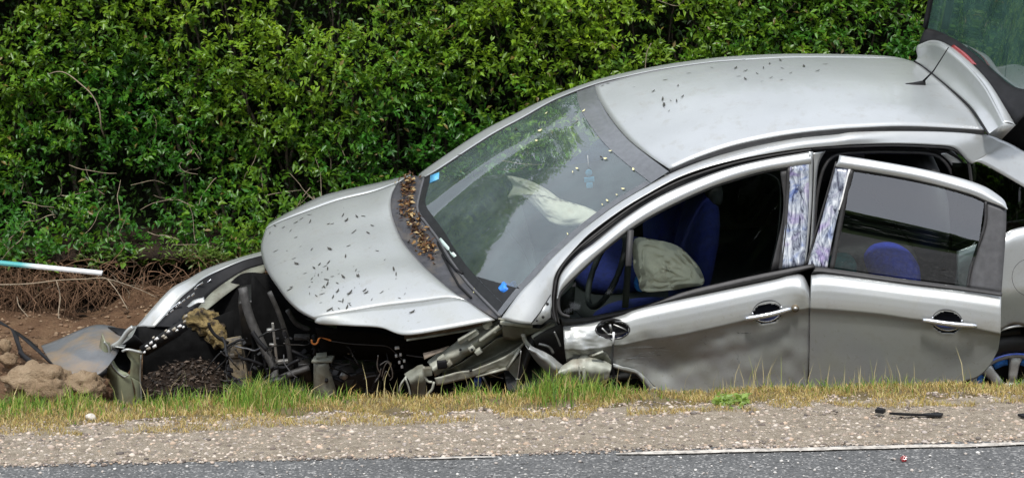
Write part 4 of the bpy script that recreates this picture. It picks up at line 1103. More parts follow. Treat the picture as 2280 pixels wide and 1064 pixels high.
def dent_front(p):
    x, y = proj(p)
    m = smooth(1480, 1270, x) * smooth(700, 800, y)
    m2 = math.exp(-((x - 1500) / 70) ** 2 - ((y - 815) / 45) ** 2)
    m3 = math.exp(-((x - 1790) / 26) ** 2 - ((y - 640) / 30) ** 2)
    m4 = smooth(1330, 1260, x) * math.exp(-((y - 735 - (x - 1260) * .55) / 22) ** 2)
    w = .032 * m * (nz(x, y, 1, .018) + .6 * nz(x, y, 6, .045) + .35 * abs(nz(x, y, 9, .09))) + .020 * smooth(1790, 1560, x) * smooth(720, 820, y) * nz(x, y, 2, .013) + .008 * smooth(720, 760, y) * nz(x, y, 5, .03) + .045 * m2 - .022 * m3 * (1 - .0) + .012 * m4 + .012 * smooth(1360, 1262, x)
    return p + A * w
bp_ = [(1255, 727), (1305, 720), (1380, 702), (1427, 685), (1592, 650), (1716, 624), (1758, 613), (1786, 612), (1800, 640)]
fd_rows = door_rows(bp_, crs, bot, lambda x: .0, dent_front)
fdoor = bpy.data.objects.new('front_door', None)
H1 = ((1708, 698), 33, 22, -.2); HM = ((1364, 734), 37, 19, -.03)
fdoor = cut(MB(), fd_rows, [HM, H1]).build('front_door', M['paint'], car, .004)
fdoor['label'] = 'crumpled silver front door with its mirror torn off'
add_hit('fdoor', fd_rows)
def on(name, x, y, off=0.0):
    h = hit(name, x, y); return h[0] + h[1] * off
# mirror hole
c_ = on('fdoor', 1364, 734)
ring = [on('fdoor', 1364 + 38 * math.cos(t) * (1 if math.cos(t) > 0 else 1), 734 + (20 + rnd.gauss(0, 1.3)) * math.sin(t) * (.75 + .25 * (math.cos(t) > -.4)), .001) for t in [2 * math.pi * k / 32 for k in range(33)]]
MB().tube(ring, .0035, 6, cap=False).build('mirror_seal', M['rubber'], fdoor)
MB().disc(c_ + A * .012, FW * .079, UP * .042, 28, A * .05).build('mirror_hole', M['rubber'], fdoor)
mb = MB(); mb.tube(px([(1340, 730), (1350, 740), (1356, 748)], .03), .004, 6); mb.tube(px([(1366, 722), (1390, 732), (1398, 738)], .03), .0035, 6); mb.tube(px([(1352, 744), (1372, 744)], .03), .005, 6); mb.tube(px([(1358, 722), (1362, 738)], .03), .006, 6); mb.build('mirror_bracket', M['steel'], fdoor)
mb = MB(); mb.tube(spline([on('fdoor', 1366, 738, .012), on('fdoor', 1365, 755, .012), on('fdoor', 1363, 780, .012), on('fdoor', 1362, 806, .012)], 12), .0042, 6); mb.build('mirror_cable', M['trim'], fdoor)
MB().tube([on('fdoor', 1366.5, 738, .015), on('fdoor', 1365, 762, .015)], .0055, 6).build('cable_sleeve', M['white'], fdoor)
# handle
def handle(door, hn, c, ang, x0, x1, key, uo):
    ca, sa = math.cos(ang), math.sin(ang)
    T = lambda X, Y, off=0.0: on(hn, c[0] + X * ca - Y * sa, c[1] + X * sa + Y * ca, off)
    cc = (T(-40, -28) + T(40, 32)) / 2
    ax_ = (T(44, 0) - T(-44, 0)).normalized(); ay_ = UP - ax_ * UP.dot(ax_); ay_.normalize()
    MB().disc(T(-50, 0) .lerp(T(50, 0), .5) + A * .006, ax_ * .068, ay_ * .048, 28, A * .03).build('handle_recess', M['black'], door)
    ring_ = [T(33 * math.cos(t), 23 * math.sin(t), .0) for t in [math.pi * k / 20 for k in range(-1, 22)]]
    MB().tube(ring_, .0042, 6).build('recess_rim', M['chrome'], door)
    ring_ = [T(33 * math.cos(t), 23 * math.sin(t), .0) for t in [math.pi + math.pi * k / 20 for k in range(0, 21)]]
    MB().tube(ring_, .003, 6).build('recess_shadow_rim', M['trim'], door)
    p, q = T(x0, 2) - A * .02, T(x1, 2) - A * .02
    rows = []
    bp = [p.lerp(q, k / 12) + (A * -.012) * math.sin(math.pi * k / 12) for k in range(13)]
    for w, d in ((-.0105, .006), (-.010, -.003), (0, -.008), (.010, -.003), (.0105, .006)):
        rows.append([b + ay_ * w * (0.75 + .25 * math.sin(math.pi * k / 12)) + A * d for k, b in enumerate(bp)])
    MB().grid(rows).build('handle', M['chrome'], door, .002)
    MB().grid([[T(X, 9) + A * .004 for X in range(-30, 31, 6)], [T(X, 22 - .010 * X * X) + A * .002 for X in range(-30, 31, 6)]]).build('handle_strip', M['blue_trim'], door, .003)  # blue strip set into the handle recess
    if key:
        MB().tube([T(key, 6, -.006), T(key, 6, .012)], .017, 16).build('lock_housing', M['muddy'], door)
        MB().tube([T(key, 6, .010), T(key, 6, .016)], .009, 12).build('lock_barrel', M['steel'], door)
handle(fdoor, 'fdoor', (1708, 692), -.215, -52, 52, 62, 0)
# window frame, glass and trims
ft = [(1240, 660), (1249, 612), (1285, 569), (1323, 541), (1393, 485), (1468, 438), (1555, 399), (1630, 373), (1706, 355), (1781, 342), (1805, 338)]
fb = [(1240, 664), (1252, 643), (1290, 605), (1345, 555), (1411, 504), (1480, 464), (1574, 420), (1649, 395), (1706, 380), (1781, 368), (1805, 365)]
a_, b_ = px(ft, lambda y: ug(y) + .018), px(fb, lambda y: ug(y) + .004)
MB().grid(loft([a_, [p.lerp(q, .5) - A * .014 for p, q in zip(a_, b_)], b_], 90, 4)).build('window_frame', M['paint'], fdoor, .004)
gt = [(1243, 664), (1255, 644), (1290, 607), (1345, 557), (1411, 506), (1480, 466), (1574, 422), (1649, 397), (1706, 382), (1757, 373)]
gb = [(1245, 702), (1265, 706), (1305, 704), (1345, 697), (1380, 690), (1440, 676), (1530, 647), (1600, 630), (1680, 612), (1738, 600)]
fwin = MB().grid(loft([px(gt, lambda y: ug(y) + .022), px(gb, lambda y: ug(y) + .022)], 60, 8)).build('window', M['side_glass'], fdoor)
mb = MB(); mb.tube(spline(px(gt, lambda y: ug(y) + .012), 60), .006, 6); mb.tube(spline(px([(1757, 373), (1754, 430), (1749, 500), (1741, 570), (1738, 600)], lambda y: ug(y) + .012), 20), .012, 6)
mb.tube(spline(px([(1700, 384), (1728, 396), (1737, 420), (1737, 470), (1730, 530), (1714, 602)], lambda y: ug(y) + .03), 24), .004, 6)
mb.tube(spline(px([(1245, 650), (1243, 680), (1250, 698), (1268, 705)], lambda y: ug(y) + .01), 20), .008, 6)
mb.build('window_rubber', M['rubber'], fdoor)
MB().grid(loft([px([(1737, 378), (1757, 373)], lambda y: ug(y) + .016), px([(1744, 470), (1753, 470)], lambda y: ug(y) + .016), px([(1716, 604), (1738, 600)], lambda y: ug(y) + .016)], 4, 6)).build('window_border', M['rubber'], fdoor, .003)
bt_ = [(1247, 704), (1265, 707), (1305, 705), (1345, 698), (1380, 691), (1440, 677), (1530, 648), (1600, 631), (1680, 613), (1740, 601), (1812, 587)]
bb_ = [(1252, 728), (1272, 727), (1308, 719), (1345, 710), (1385, 700), (1440, 681), (1535, 661), (1605, 646), (1680, 630), (1745, 615), (1815, 595)]
a_, b_ = px(bt_, .085), px(bb_, .082)
MB().grid(loft([a_, [p.lerp(q, .45) - A * .012 for p, q in zip(a_, b_)], b_], 70, 4)).build('belt_trim', M['rubber'], fdoor, .003)
MB().bar(P(1404, 512, .17), P(1392, 684, .11), .026, .02).build('quarterlight_post', M['rubber'], fdoor)
MB().poly(px([(1247, 664), (1282, 628), (1276, 700), (1250, 700)], .10)).build('mirror_sail', M['black'], fdoor, .006)
# printed film over the pillar
a_, b_ = px([(1759, 371), (1756, 430), (1750, 490), (1743, 545), (1740, 598)], lambda y: ug(y) + .004), px([(1801, 366), (1801, 430), (1799, 490), (1796, 545), (1790, 590)], lambda y: ug(y) + .004)
MB().grid(loft([a_, b_], 20, 5)).build('pillar_film', M['film'], fdoor, .003)
a_, b_ = px([(1801, 338), (1802, 400), (1801, 460), (1797, 530), (1792, 588)], lambda y: ug(y) + .001), px([(1810, 338), (1809, 400), (1807, 460), (1801, 530), (1794, 588)], lambda y: ug(y) + .006)
MB().grid(loft([a_, b_], 20, 2)).build('pillar_edge', M['paint'], fdoor, .003)
# scratches on the skin
for p_, q_, w in (((1640, 739), (1672, 741), .0016), ((1630, 770), (1645, 795), .0014), ((1640, 795), (1648, 808), .002), ((1480, 868), (1560, 872), .0012), ((1365, 804), (1450, 806), .0012), ((1370, 794), (1470, 800), .001), ((1400, 815), (1480, 812), .001), ((1372, 772), (1400, 770), .0012), ((1570, 830), (1575, 850), .0014), ((1555, 752), (1572, 765), .001), ((1380, 788), (1440, 792), .0016)):
    L = [on('fdoor', p_[0] + (q_[0] - p_[0]) * k / 8, p_[1] + (q_[1] - p_[1]) * k / 8 + rnd.gauss(0, .8), .0035) for k in range(9)]
    MB().grid([[p + UP * w * rnd.random() for p in L], [p - UP * w * rnd.random() for p in L]]).build('scratch', M['scratch'] if rnd.random() < .65 else M['trim'], fdoor)
for i in range(26):
    x, y = (1372 + 110 * rnd.random(), 772 + 40 * rnd.random()) if i < 14 else (1500 + 250 * rnd.random(), 740 + 120 * rnd.random())
    dx, dy = (14 + 50 * rnd.random(), rnd.gauss(0, 3)) if i < 14 else (rnd.gauss(0, 14), 6 + 14 * rnd.random()); w = .0006 + .0012 * rnd.random()
    try: L = [on('fdoor', x + dx * k / 6, y + dy * k / 6 + rnd.gauss(0, .7), .0035) for k in range(7)]
    except TypeError: continue
    MB().grid([[p + UP * w * rnd.random() + FW * w * .5 for p in L], [p - UP * w * rnd.random() - FW * w * .5 for p in L]]).build('scratch', M['scratch'] if rnd.random() < .75 else M['trim'], fdoor)
# crumpled lower corner
c0 = px([(1250, 816), (1264, 806), (1284, 797), (1302, 789), (1330, 798), (1362, 811)], .03)
c1 = px([(1242, 828), (1262, 824), (1284, 820), (1304, 815), (1335, 820), (1360, 824)], -.01)
c2 = px([(1236, 838), (1262, 846), (1284, 842), (1306, 838), (1332, 842), (1356, 840)], .0)
c3 = px([(1250, 850), (1268, 856), (1288, 858), (1304, 866), (1325, 862), (1350, 850)], .05)
MB().grid(crumple(loft([c0, c1, c2, c3], 60, 7), .014, 13, 5)).build('crushed_corner', M['primer'], fdoor, .004)
mb = MB(); mb.bar(P(1289, 814, -.02), P(1291, 846, -.02), .006, .012); mb.bar(P(1299, 816, -.015), P(1302, 858, -.01), .014, .012); mb.build('crushed_brace', M['primer'], fdoor, bevel=.002)
MB().grid(loft([px([(1310, 790), (1345, 782), (1358, 800)], .02), px([(1318, 800), (1345, 800), (1362, 812)], .03)], 10, 2)).build('folded_skin', M['primer_dark'], fdoor, .004)
MB().bar(P(1318, 792, .0), P(1343, 782, .0), .008, .012).build('crushed_brace', M['primer'], fdoor)
t0 = px([(1365, 809), (1395, 816), (1416, 823), (1434, 836), (1452, 856), (1470, 874)], .02)
t1 = px([(1366, 818), (1394, 828), (1414, 832), (1428, 846), (1442, 866), (1456, 884)], .03)
MB().grid(crumple(loft([t0, [p.lerp(q, .5) - A * .01 for p, q in zip(t0, t1)], t1], 40, 4), .006, 20, 7)).build('torn_edge', M['paint'], fdoor, .003)
mb = MB().grid(crumple(loft([px([(1446, 866), (1458, 862), (1468, 868)], -.01), px([(1444, 880), (1458, 886), (1466, 880)], .0)], 14, 4), .01, 22, 1)); mb.build('torn_tip', M['paint'], fdoor, .003)
MB().grid(loft([px([(1330, 835), (1400, 835), (1470, 880)], .12), px([(1330, 940), (1400, 940), (1490, 940)], .2)], 12, 3)).build('sill_shadow', M['void'], car, .004)  # dark sheet laid in for the shade under the torn door
mb = MB(); mb.tube(spline(px([(1365, 812), (1366, 840), (1366, 870)], .03), 10), .006, 6); mb.tube(px([(1325, 870), (1336, 884), (1345, 892)], .03), .006, 6); mb.build('trim_shard', M['black'], fdoor)

# ---- rear door, sprung open
def ro(x): return -.015 - .24 * max(0, (x - 1805)) / 430
rbelt = [(1806, 613), (1850, 612), (2013, 632), (2120, 644), (2188, 653), (2229, 659)]
rcr = [(1804, 685), (1880, 690), (1955, 697), (2030, 708), (2130, 722), (2228, 742)]
rbot = [(1800, 928), (1900, 930), (2000, 925), (2060, 905), (2106, 876), (2140, 852), (2178, 838), (2204, 812), (2222, 778)]
rd_rows = door_rows(rbelt, rcr, rbot, ro)
H2 = ((2109, 718), 33, 24, .11)
rdoor = cut(MB(), rd_rows, [H2]).build('rear_door', M['paint'], car, .004)
rdoor['label'] = 'silver rear door sprung open and hanging askew'
add_hit('rdoor', rd_rows)
handle(rdoor, 'rdoor', (2109, 712), .11, -58, 62, None, 0)
rug = lambda x, y: ug(y) - .004 + ro(x)
def rpx(l, off=0.0): return [P(x, y, ug(y) + ro(x) + off) for x, y in l]
a_ = rpx([(1869, 346), (1947, 358), (2053, 377), (2137, 397), (2190, 415), (2221, 434), (2236, 448), (2241, 462)], .014)
b_ = rpx([(1858, 371), (1940, 383), (2030, 399), (2110, 418), (2165, 434), (2195, 447), (2225, 458), (2240, 465)], .0)
MB().grid(loft([a_, [p.lerp(q, .5) - A * .014 for p, q in zip(a_, b_)], b_], 70, 4)).build('window_frame', M['paint'], rdoor, .004)
rgt = [(1896, 378), (1990, 393), (2074, 410), (2158, 433), (2192, 447)]
rgb_ = [(1852, 598), (1930, 609), (2010, 620), (2080, 629), (2152, 639)]
wa_, wb_ = rpx(rgt, .018), rpx(rgb_, .018)
MB().grid(loft([wa_, [p.lerp(q, .5) - A * .030 for p, q in zip(wa_, wb_)], wb_], 40, 8)).build('window', M['rear_side_glass'], rdoor)
MB().grid(loft([rpx([(2193, 447), (2192, 500), (2172, 560), (2160, 600), (2153, 640)], .01), rpx([(2241, 465), (2240, 510), (2237, 560), (2233, 610), (2230, 652)], .01)], 20, 4)).build('quarter_trim', M['trim'], rdoor, .004)
mb = MB(); mb.tube(spline(rpx(rgt, .008), 50), .005, 6); mb.tube(spline(rpx([(2195, 447), (2193, 500), (2173, 560), (2161, 600), (2154, 640)], .006), 24), .007, 6); mb.tube(spline(rpx([(1896, 378), (1880, 450), (1863, 540), (1852, 598)], .008), 20), .013, 6)
mb.tube(spline(rpx([(1862, 360), (1836, 450), (1808, 545), (1795, 588)], .0), 20), .004, 6)
mb.build('window_rubber', M['rubber'], rdoor)
a_ = rpx([(1812, 594), (1844, 597), (2013, 621), (2153, 639), (2230, 650)], .0); b_ = rpx([(1806, 610), (1844, 611), (2013, 632), (2153, 648), (2229, 659)], -.004)
MB().grid(loft([a_, [p.lerp(q, .45) - A * .012 for p, q in zip(a_, b_)], b_], 60, 4)).build('belt_trim', M['rubber'], rdoor, .003)
a_, b_ = rpx([(1860, 374), (1845, 430), (1826, 500), (1808, 560), (1798, 592)], .003), rpx([(1890, 376), (1874, 445), (1858, 510), (1848, 560), (1842, 596)], .003)
MB().grid(loft([a_, b_], 20, 5)).build('pillar_film', M['film'], rdoor, .003)
mb = MB().grid(loft([rpx([(1889, 377), (1874, 440), (1866, 470)], .0), rpx([(1894, 377), (1879, 436), (1869, 468)], .0)], 10, 2)); mb.build('film_edge', M['white'], rdoor, .003)

# ---- rear door opening, seals
mb = MB()
mb.tube(spline(px([(1808, 331), (1860, 328), (1905, 326), (1990, 324), (2074, 327), (2116, 331), (2140, 344), (2156, 362), (2162, 400), (2163, 420)], lambda y: ug(y) + .02), 60), .007, 8)
mb.tube(spline(px([(1812, 560), (1815, 480), (1822, 420), (1836, 372), (1862, 346), (1920, 340), (1990, 339), (2070, 343), (2102, 360), (2120, 390), (2128, 420)], lambda y: ug(y) + .05), 70), .008, 8)
mb.build('opening_seal', M['rubber'], car)
MB().grid(loft([px([(1808, 338), (1900, 332), (1990, 330), (2080, 333), (2130, 346), (2154, 385), (2158, 470)], lambda y: ug(y) + .035), px([(1815, 344), (1900, 340), (1990, 338), (2070, 342), (2104, 362), (2124, 400), (2130, 470)], lambda y: ug(y) + .06)], 50, 3)).build('opening_frame', M['black'], car, .003)
MB().grid(loft([px([(2094, 342), (2118, 366), (2131, 402), (2138, 480), (2134, 560), (2124, 650)], lambda y: ug(y) + .045), px([(2106, 340), (2140, 362), (2157, 400), (2176, 480), (2168, 560), (2156, 650)], lambda y: ug(y) + .04)], 30, 3)).build('pillar_inner', M['paint'], car, .003)
a_, b_ = px([(1806, 342), (1812, 360), (1811, 430), (1806, 520), (1800, 588)], lambda y: ug(y) + .02), px([(1838, 336), (1822, 368), (1816, 430), (1812, 520), (1806, 588)], lambda y: ug(y) + .035)
MB().grid(loft([a_, b_], 24, 3)).build('centre_pillar', M['paint'], car, .004)

# ---- quarter panel, quarter glass, rear wheel
qt = [(2130, 560), (2190, 538), (2238, 519), (2280, 505), (2440, 478)]
MB().grid(loft([px([(2120, 362), (2161, 365), (2200, 373), (2280, 412), (2440, 514)], lambda y: ug(y) + .03), px([(2120, 560), (2165, 550), (2238, 521), (2280, 508), (2440, 516)], lambda y: ug(y) + .04)], 30, 6)).build('quarter_window', M['dark_glass'], car)
rows = [px(qt, lambda y: .115), px([(2130, 580), (2190, 560), (2238, 545), (2280, 535), (2440, 520)], .075), px([(2130, 630), (2190, 622), (2240, 618), (2290, 612), (2440, 600)], .03), px([(2130, 660), (2190, 655), (2240, 652), (2290, 645), (2440, 640)], .012), px([(2130, 700), (2190, 695), (2240, 692), (2290, 685), (2440, 690)], .02), px([(2130, 800), (2185, 760), (2225, 736), (2280, 725), (2440, 800)], .03)]
qrows = loft(rows, 40, 5)
MB().grid(qrows).build('quarter_panel', M['paint'], car, .004); add_hit('quarter', qrows)
MB().tube([on('quarter', 2292 + 39 * math.cos(t), 617 + 41 * math.sin(t), .001) for t in [2 * math.pi * k / 40 for k in range(41)]], .0018, 5, cap=False).build('fuel_flap_gap', M['trim'], car)
mb = MB(); mb.tube(spline(px([(2130, 800), (2185, 760), (2225, 736), (2280, 725), (2340, 740), (2440, 800)], .035), 40), .006, 6); mb.build('arch_lip', M['paint'], car)
MB().grid(loft([px([(2120, 790), (2185, 756), (2225, 732), (2280, 722), (2440, 790)], .05), px([(2120, 800), (2185, 765), (2225, 745), (2280, 735), (2440, 800)], .35)], 24, 3)).build('rear_arch_liner', M['black'], car, .003)
# wheel: hub centre behind the open door's corner
WC = (2250, 882); WR = 112 / 510
wheel = bpy.data.objects.new('rear_wheel', None)
wc = P(*WC, .10)
def ring(r, off, n=48): return [wc + A * off + (FW * math.cos(2 * math.pi * k / n) + UP * math.sin(2 * math.pi * k / n)) * r for k in range(n + 1)]
tyre_prof = [(WR * 1.0, .012), (WR * 1.04, -.004), (WR * 1.12, -.012), (WR * 1.24, -.010), (WR * 1.34, .0), (WR * 1.39, .018), (WR * 1.40, .06), (WR * 1.40, .14), (WR * 1.34, .19), (WR, .19)]
wheel = MB().grid([ring(r, o_) for r, o_ in tyre_prof]).build('rear_wheel', M['rubber'], car)
hub = MB()
hub.grid([ring(WR * 1.0, .004), ring(WR * .97, -.006), ring(WR * .93, -.004), ring(WR * .88, .004)])
hub.grid([ring(WR * .34, .0), ring(WR * .25, -.012), ring(.004, -.014)])
NSP = 8
for k in range(NSP):
    t = 2 * math.pi * (k + .18) / NSP
    rows = []
    for rr, hw, off in ((.32, .115, -.002), (.5, .12, .004), (.7, .135, .006), (.92, .20, .002)):
        rows.append([wc + A * (off + (.008 if abs(s_) == 1 else 0)) + (FW * math.cos(t + s_ * hw / rr * .8) + UP * math.sin(t + s_ * hw / rr * .8)) * WR * rr for s_ in (-1, -.6, 0, .6, 1)])
    hub.grid(rows)
hub.build('wheel_cover', M['rim'], wheel, .004)
MB().grid([ring(WR * .97, .035), ring(.004, .06)]).build('brake_drum', M['black'], wheel)
mb = MB()
for k in range(NSP):
    t = 2 * math.pi * (k + .68) / NSP
    MB().grid([[wc + A * .016 + (FW * math.cos(t + s_) + UP * math.sin(t + s_)) * WR * r_ for s_ in np.linspace(-.2, .2, 7)] for r_ in (.70, .89)]).build('rim_blue_edge', M['blue'], wheel, .003)
mb = MB().grid([ring(WR * 1.012, -.004), ring(WR * .985, -.010)]); mb.build('rim_blue_line', M['blue_trim'], wheel, .002)

# ---- tailgate, thrown up
sp_lo = [(2036, 138, 1.32), (2050, 147, 1.24), (2070, 162, 1.10), (2110, 195, .84), (2155, 235, .58), (2176, 262, .42), (2200, 300, .27)]
sp_up = [(2040, 110, 1.32), (2070, 96, 1.24), (2098, 102, 1.08), (2146, 139, .82), (2188, 186, .56), (2215, 232, .38), (2236, 274, .25)]
sp_out = [(2046, 100, 1.34), (2080, 91, 1.26), (2116, 104, 1.08), (2164, 143, .82), (2202, 184, .56), (2232, 230, .38), (2261, 279, .25)]
L0, L1, L2 = px(sp_lo, 0), px(sp_up, 0), px(sp_out, 0)
t_lo = [(2060, 62, 1.36), (2092, 72, 1.30), (2134, 94, 1.08), (2180, 130, .84), (2222, 168, .60), (2262, 196, .44), (2330, 206, .24)]
L3 = px(t_lo, 0)
tdir = P(2190, -180, .84) - P(2134, 94, .84)
L4 = [p + tdir * (1.0 + .12 * math.sin(math.pi * k / 6)) for k, p in enumerate(L3)]
tail = MB().grid(loft([[p + A * 0 + UP * .0 for p in L2], L3], 40, 4)).build('tailgate', M['black'], car, .006)
tail['label'] = 'raised tailgate with dark glass'
spl = MB().grid(loft([L0, [a.lerp(b, .5) + (UP * -.012 + FW * -.012) for a, b in zip(L0, L1)], L1], 50, 4)).build('spoiler', M['paint'], tail, .004)
MB().grid(loft([L1, [a.lerp(b, .5) + UP * .006 for a, b in zip(L1, L2)], L2], 50, 3)).poly([L0[-1], L1[-1], L2[-1], P(2230, 310, .26)]).build('spoiler_edge', M['paint'], tail, .004)
bl1 = px([(2114, 107, 1.08), (2140, 126, .94), (2163, 145, .82)], 0); bl2 = px([(2122, 101, 1.06), (2150, 122, .92), (2174, 147, .80)], 0)
MB().grid(loft([[p + UP * .006 - A * .016 for p in bl1], [a.lerp(b, .5) + UP * .012 - A * .022 for a, b in zip(bl1, bl2)], [p + UP * .006 - A * .016 for p in bl2]], 16, 3)).build('brake_light', M['red'], tail, .004)
MB().tube(resample([p + UP * .002 for p in L0], 40), .006, 6).build('tailgate_gap', M['black'], tail)
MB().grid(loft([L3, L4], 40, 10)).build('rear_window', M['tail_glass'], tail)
MB().tube(resample([L3[0], L3[0].lerp(L4[0], .5), L4[0]], 12), .014, 8).build('glass_frame', M['black'], tail)
MB().grid(loft([px([(2214, 296), (2255, 268), (2345, 225)], .40), px([(2222, 316), (2280, 345), (2345, 390)], .42)], 10, 3)).build('tailgate_side', M['void'], car, .004)
# aerial
a0 = on('roof', 2016, 188, .0); a1 = on('roof', 2060, 190, .0)
d_ = (a1 - a0).normalized(); sd_ = d_.cross(UP).normalized()
rows = []
for k in range(9):
    f = k / 8; c = a0.lerp(a1, f); h_ = .004 + .022 * f ** 1.2; w = .011 * math.sqrt(max(.02, math.sin(math.pi * (.12 + .76 * f))))
    rows.append([c + sd_ * w, c + sd_ * w * .8 + UP * h_ * .7, c + UP * h_, c - sd_ * w * .8 + UP * h_ * .7, c - sd_ * w])
ant = MB().grid(rows).poly([tuple(p) for p in rows[-1]]).build('aerial', M['black'], car)
tip = P(2112, 106, .80)
MB().tube([a1 + UP * .016 - d_ * .012, a1.lerp(tip, .35) + UP * .004, tip], [.0055, .0035, .0026], 6).build('aerial_rod', M['black'], ant)

# ---- cabin
mb = MB()                                                   # dashboard
dash0 = [p - UP * .03 + A * .0 for p in resample(sorted_pts(base_), 24)]
dash1 = [p - FW * .36 - UP * .03 for p in dash0]
dash2 = [p - UP * .22 - FW * .06 for p in dash1]
mb.grid(loft([dash0, dash1, dash2], 24, 5)).build('dashboard', M['dash'], car, .01)
mb = MB()                                                   # floor, far side trim, bulkheads
mb.grid([[K(.75, .10, -.42), K(-1.6, .10, -.42)], [K(.75, 1.5, -.42), K(-1.6, 1.5, -.42)]])
mb.grid([[K(.75, 1.52, -.42), K(-1.6, 1.52, -.42)], [K(.75, 1.52, .02), K(-1.6, 1.52, .10)]])
mb.grid([[K(.70, .12, -.42), K(.70, 1.5, -.42)], [K(.55, .12, -.02), K(.55, 1.5, -.02)]])
mb.grid([[K(-1.5, .12, -.42), K(-1.5, 1.5, -.42)], [K(-1.5, .2, .22), K(-1.5, 1.45, .22)]])
mb.build('cabin_lining', M['interior'], car, .02)
mb = MB()
for x0, x1 in ((-.02, -.14), (-.82, -.94)):
    mb.bar(K(x0, 1.50, .02), K(x1, 1.36, .44), .12, .04)
mb.bar(K(-1.35, 1.50, .05), K(-1.25, 1.36, .44), .2, .04)
mb.build('far_pillar_trim', M['interior'], car)
def pad(c, ax_, ay_, az_, n=10, sq=2.6):
    rows = []
    for i in range(n + 1):
        ph = -math.pi / 2 + math.pi * i / n; row = []
        for j in range(2 * n + 1):
            th = 2 * math.pi * j / (2 * n)
            sg = lambda v, e: math.copysign(abs(v) ** e, v)
            e = 2 / sq
            row.append(Vector(c) + ax_ * sg(math.cos(ph), e) * sg(math.cos(th), e) + ay_ * sg(math.cos(ph), e) * sg(math.sin(th), e) + az_ * sg(math.sin(ph), e))
        rows.append(row)
    return rows
def seat(x, u):
    mb = MB()
    bx = (UP * .97 - FW * .25).normalized(); by = FW * .97 + UP * .25
    mb.grid(pad(K(x + .20, u, -.36), FW * .25, A * .24, UP * .09))
    mb.grid(pad(K(x - .05, u, -.02), by.normalized() * .07, A * .24, bx * .33))
    s_ = mb.build('seat', M['seat'], car)
    MB().grid(pad(K(x - .15, u, .30), FW * .04, A * .12, UP * .06)).build('headrest', M['interior'], s_)
seat(-.12, .42); seat(-.12, 1.12)
mb = MB(); mb.grid(pad(K(-1.0, .80, -.18), FW * .26, A * .62, UP * .09)); mb.grid(pad(K(-1.28, .80, .08), FW * .07, A * .62, UP * .30)); mb.build('rear_seat', M['interior'], car)
mb = MB(); mb.grid(pad(P(1985, 600, .30), FW * .12, A * .2, UP * .10, sq=2.2)); mb.build('booster_seat', M['booster'], car)
mb = MB(); mb.grid(pad(P(1876, 590, .25), FW * .06, A * .08, UP * .045)); mb.build('seat_cushion', M['teal'], car)
# steering wheel
sw = P(1350, 600, .42); swx = A; swy = (UP * .85 - FW * .5).normalized()
MB().tube([sw + (swx * math.cos(t) + swy * math.sin(t)) * .18 for t in [2 * math.pi * k / 32 for k in range(33)]], .014, 8, cap=False).build('steering_wheel', M['interior'], car)
# airbags
def bag(name, pts_o, u0, depth, bdir=None):
    bdir = bdir or -A
    c = sum(pts_o, Vector((0, 0, 0))) / len(pts_o); rim = spline(pts_o, 40, True); rim.append(rim[0])
    rows = []
    for i in range(15):
        f = 1 - i / 14
        rows.append([c + (p - c) * f + bdir * depth * (1 - f ** 2.2) + A * (.022 * nz(p.x, p.z, 3 + f, 12) + .016 * abs(nz(p.x, p.z, 7 + f, 24))) * (1 if i else 0) for p in rim])
    mb = MB().grid(rows); mb.grid([[q for q in rim], [c + A * depth * .7 for q in rim]])
    return mb.build(name, M['airbag'], car)
def wsback(x, y, off):
    h = hit('ws', x, y); return h[0] + ray(x, y) * off
bag('airbag', [wsback(x, y, .14 + .05 * i / 8) for i, (x, y) in enumerate([(1128, 392), (1165, 398), (1215, 420), (1255, 448), (1300, 462), (1330, 475), (1300, 500), (1235, 500), (1200, 470), (1165, 442), (1130, 440), (1142, 415)])], .8, .05, (UP * .75 + FW * .55 - A * .35).normalized())
bag('airbag', px([(1413, 532), (1460, 534), (1510, 548), (1545, 580), (1562, 605), (1567, 632), (1530, 640), (1480, 648), (1430, 648), (1420, 620), (1410, 590)], lambda y: ug(y) + .04), .3, .012)
MB().grid(pad(P(1426, 630, .17), FW * .03, A * .03, UP * .04, 8, 2.2)).build('blue_airbag_bag', M['blue'], car)
mb = MB(); mb.grid(pad(wsback(1298, 316, .10), FW * .03, A * .085, UP * .03, 8)); mb.build('rear_view_mirror', M['interior'], car)
# far windows
MB().grid([[K(.32, 1.52, .02), K(-1.3, 1.52, .10)], [K(-.25, 1.37, .46), K(-1.2, 1.37, .46)]]).build('far_window', M['dark_glass'], car)

# ================================================================== LOOSE THINGS
# blue cloth on the dashboard, hanging ornament
hh = hit('ws', 1132, 640)
if hh:
    c = hh[0] + ray(1132, 640) * .03; mb = MB()
    rr_ = pad(c, FW * .045, A * .04, UP * .022, 12, 2.0)
    mb.grid([[p + UP * .012 * nz(p.x, p.z, 1, 40) + FW * .010 * nz(p.x, p.z, 5, 50) for p in r] for r in rr_])
    tag(mb.build('blue_cloth', M['blue']), 'crumpled bright blue cloth on the dashboard corner', 'cloth')
hh = hit('ws', 1312, 400)
if hh:
    c = hh[0] + ray(1312, 400) * .10
    tr_ = empty('air_freshener', c, 'pale blue hanging air freshener behind the windscreen', 'air freshener')
    mb = MB()
    mb.tube([c + UP * .034 - A * .003, c + UP * .034 + A * .003], .016, 14); mb.box(c, FW * .024, A * .003, UP * .012); mb.box(c - UP * .028, FW * .015, A * .003, UP * .013)
    mb.build('card', M['sky_blue'], tr_, bevel=.001)
    MB().tube([c + UP * .05, c + UP * .12], .001, 4).build('string', M['white'], tr_)

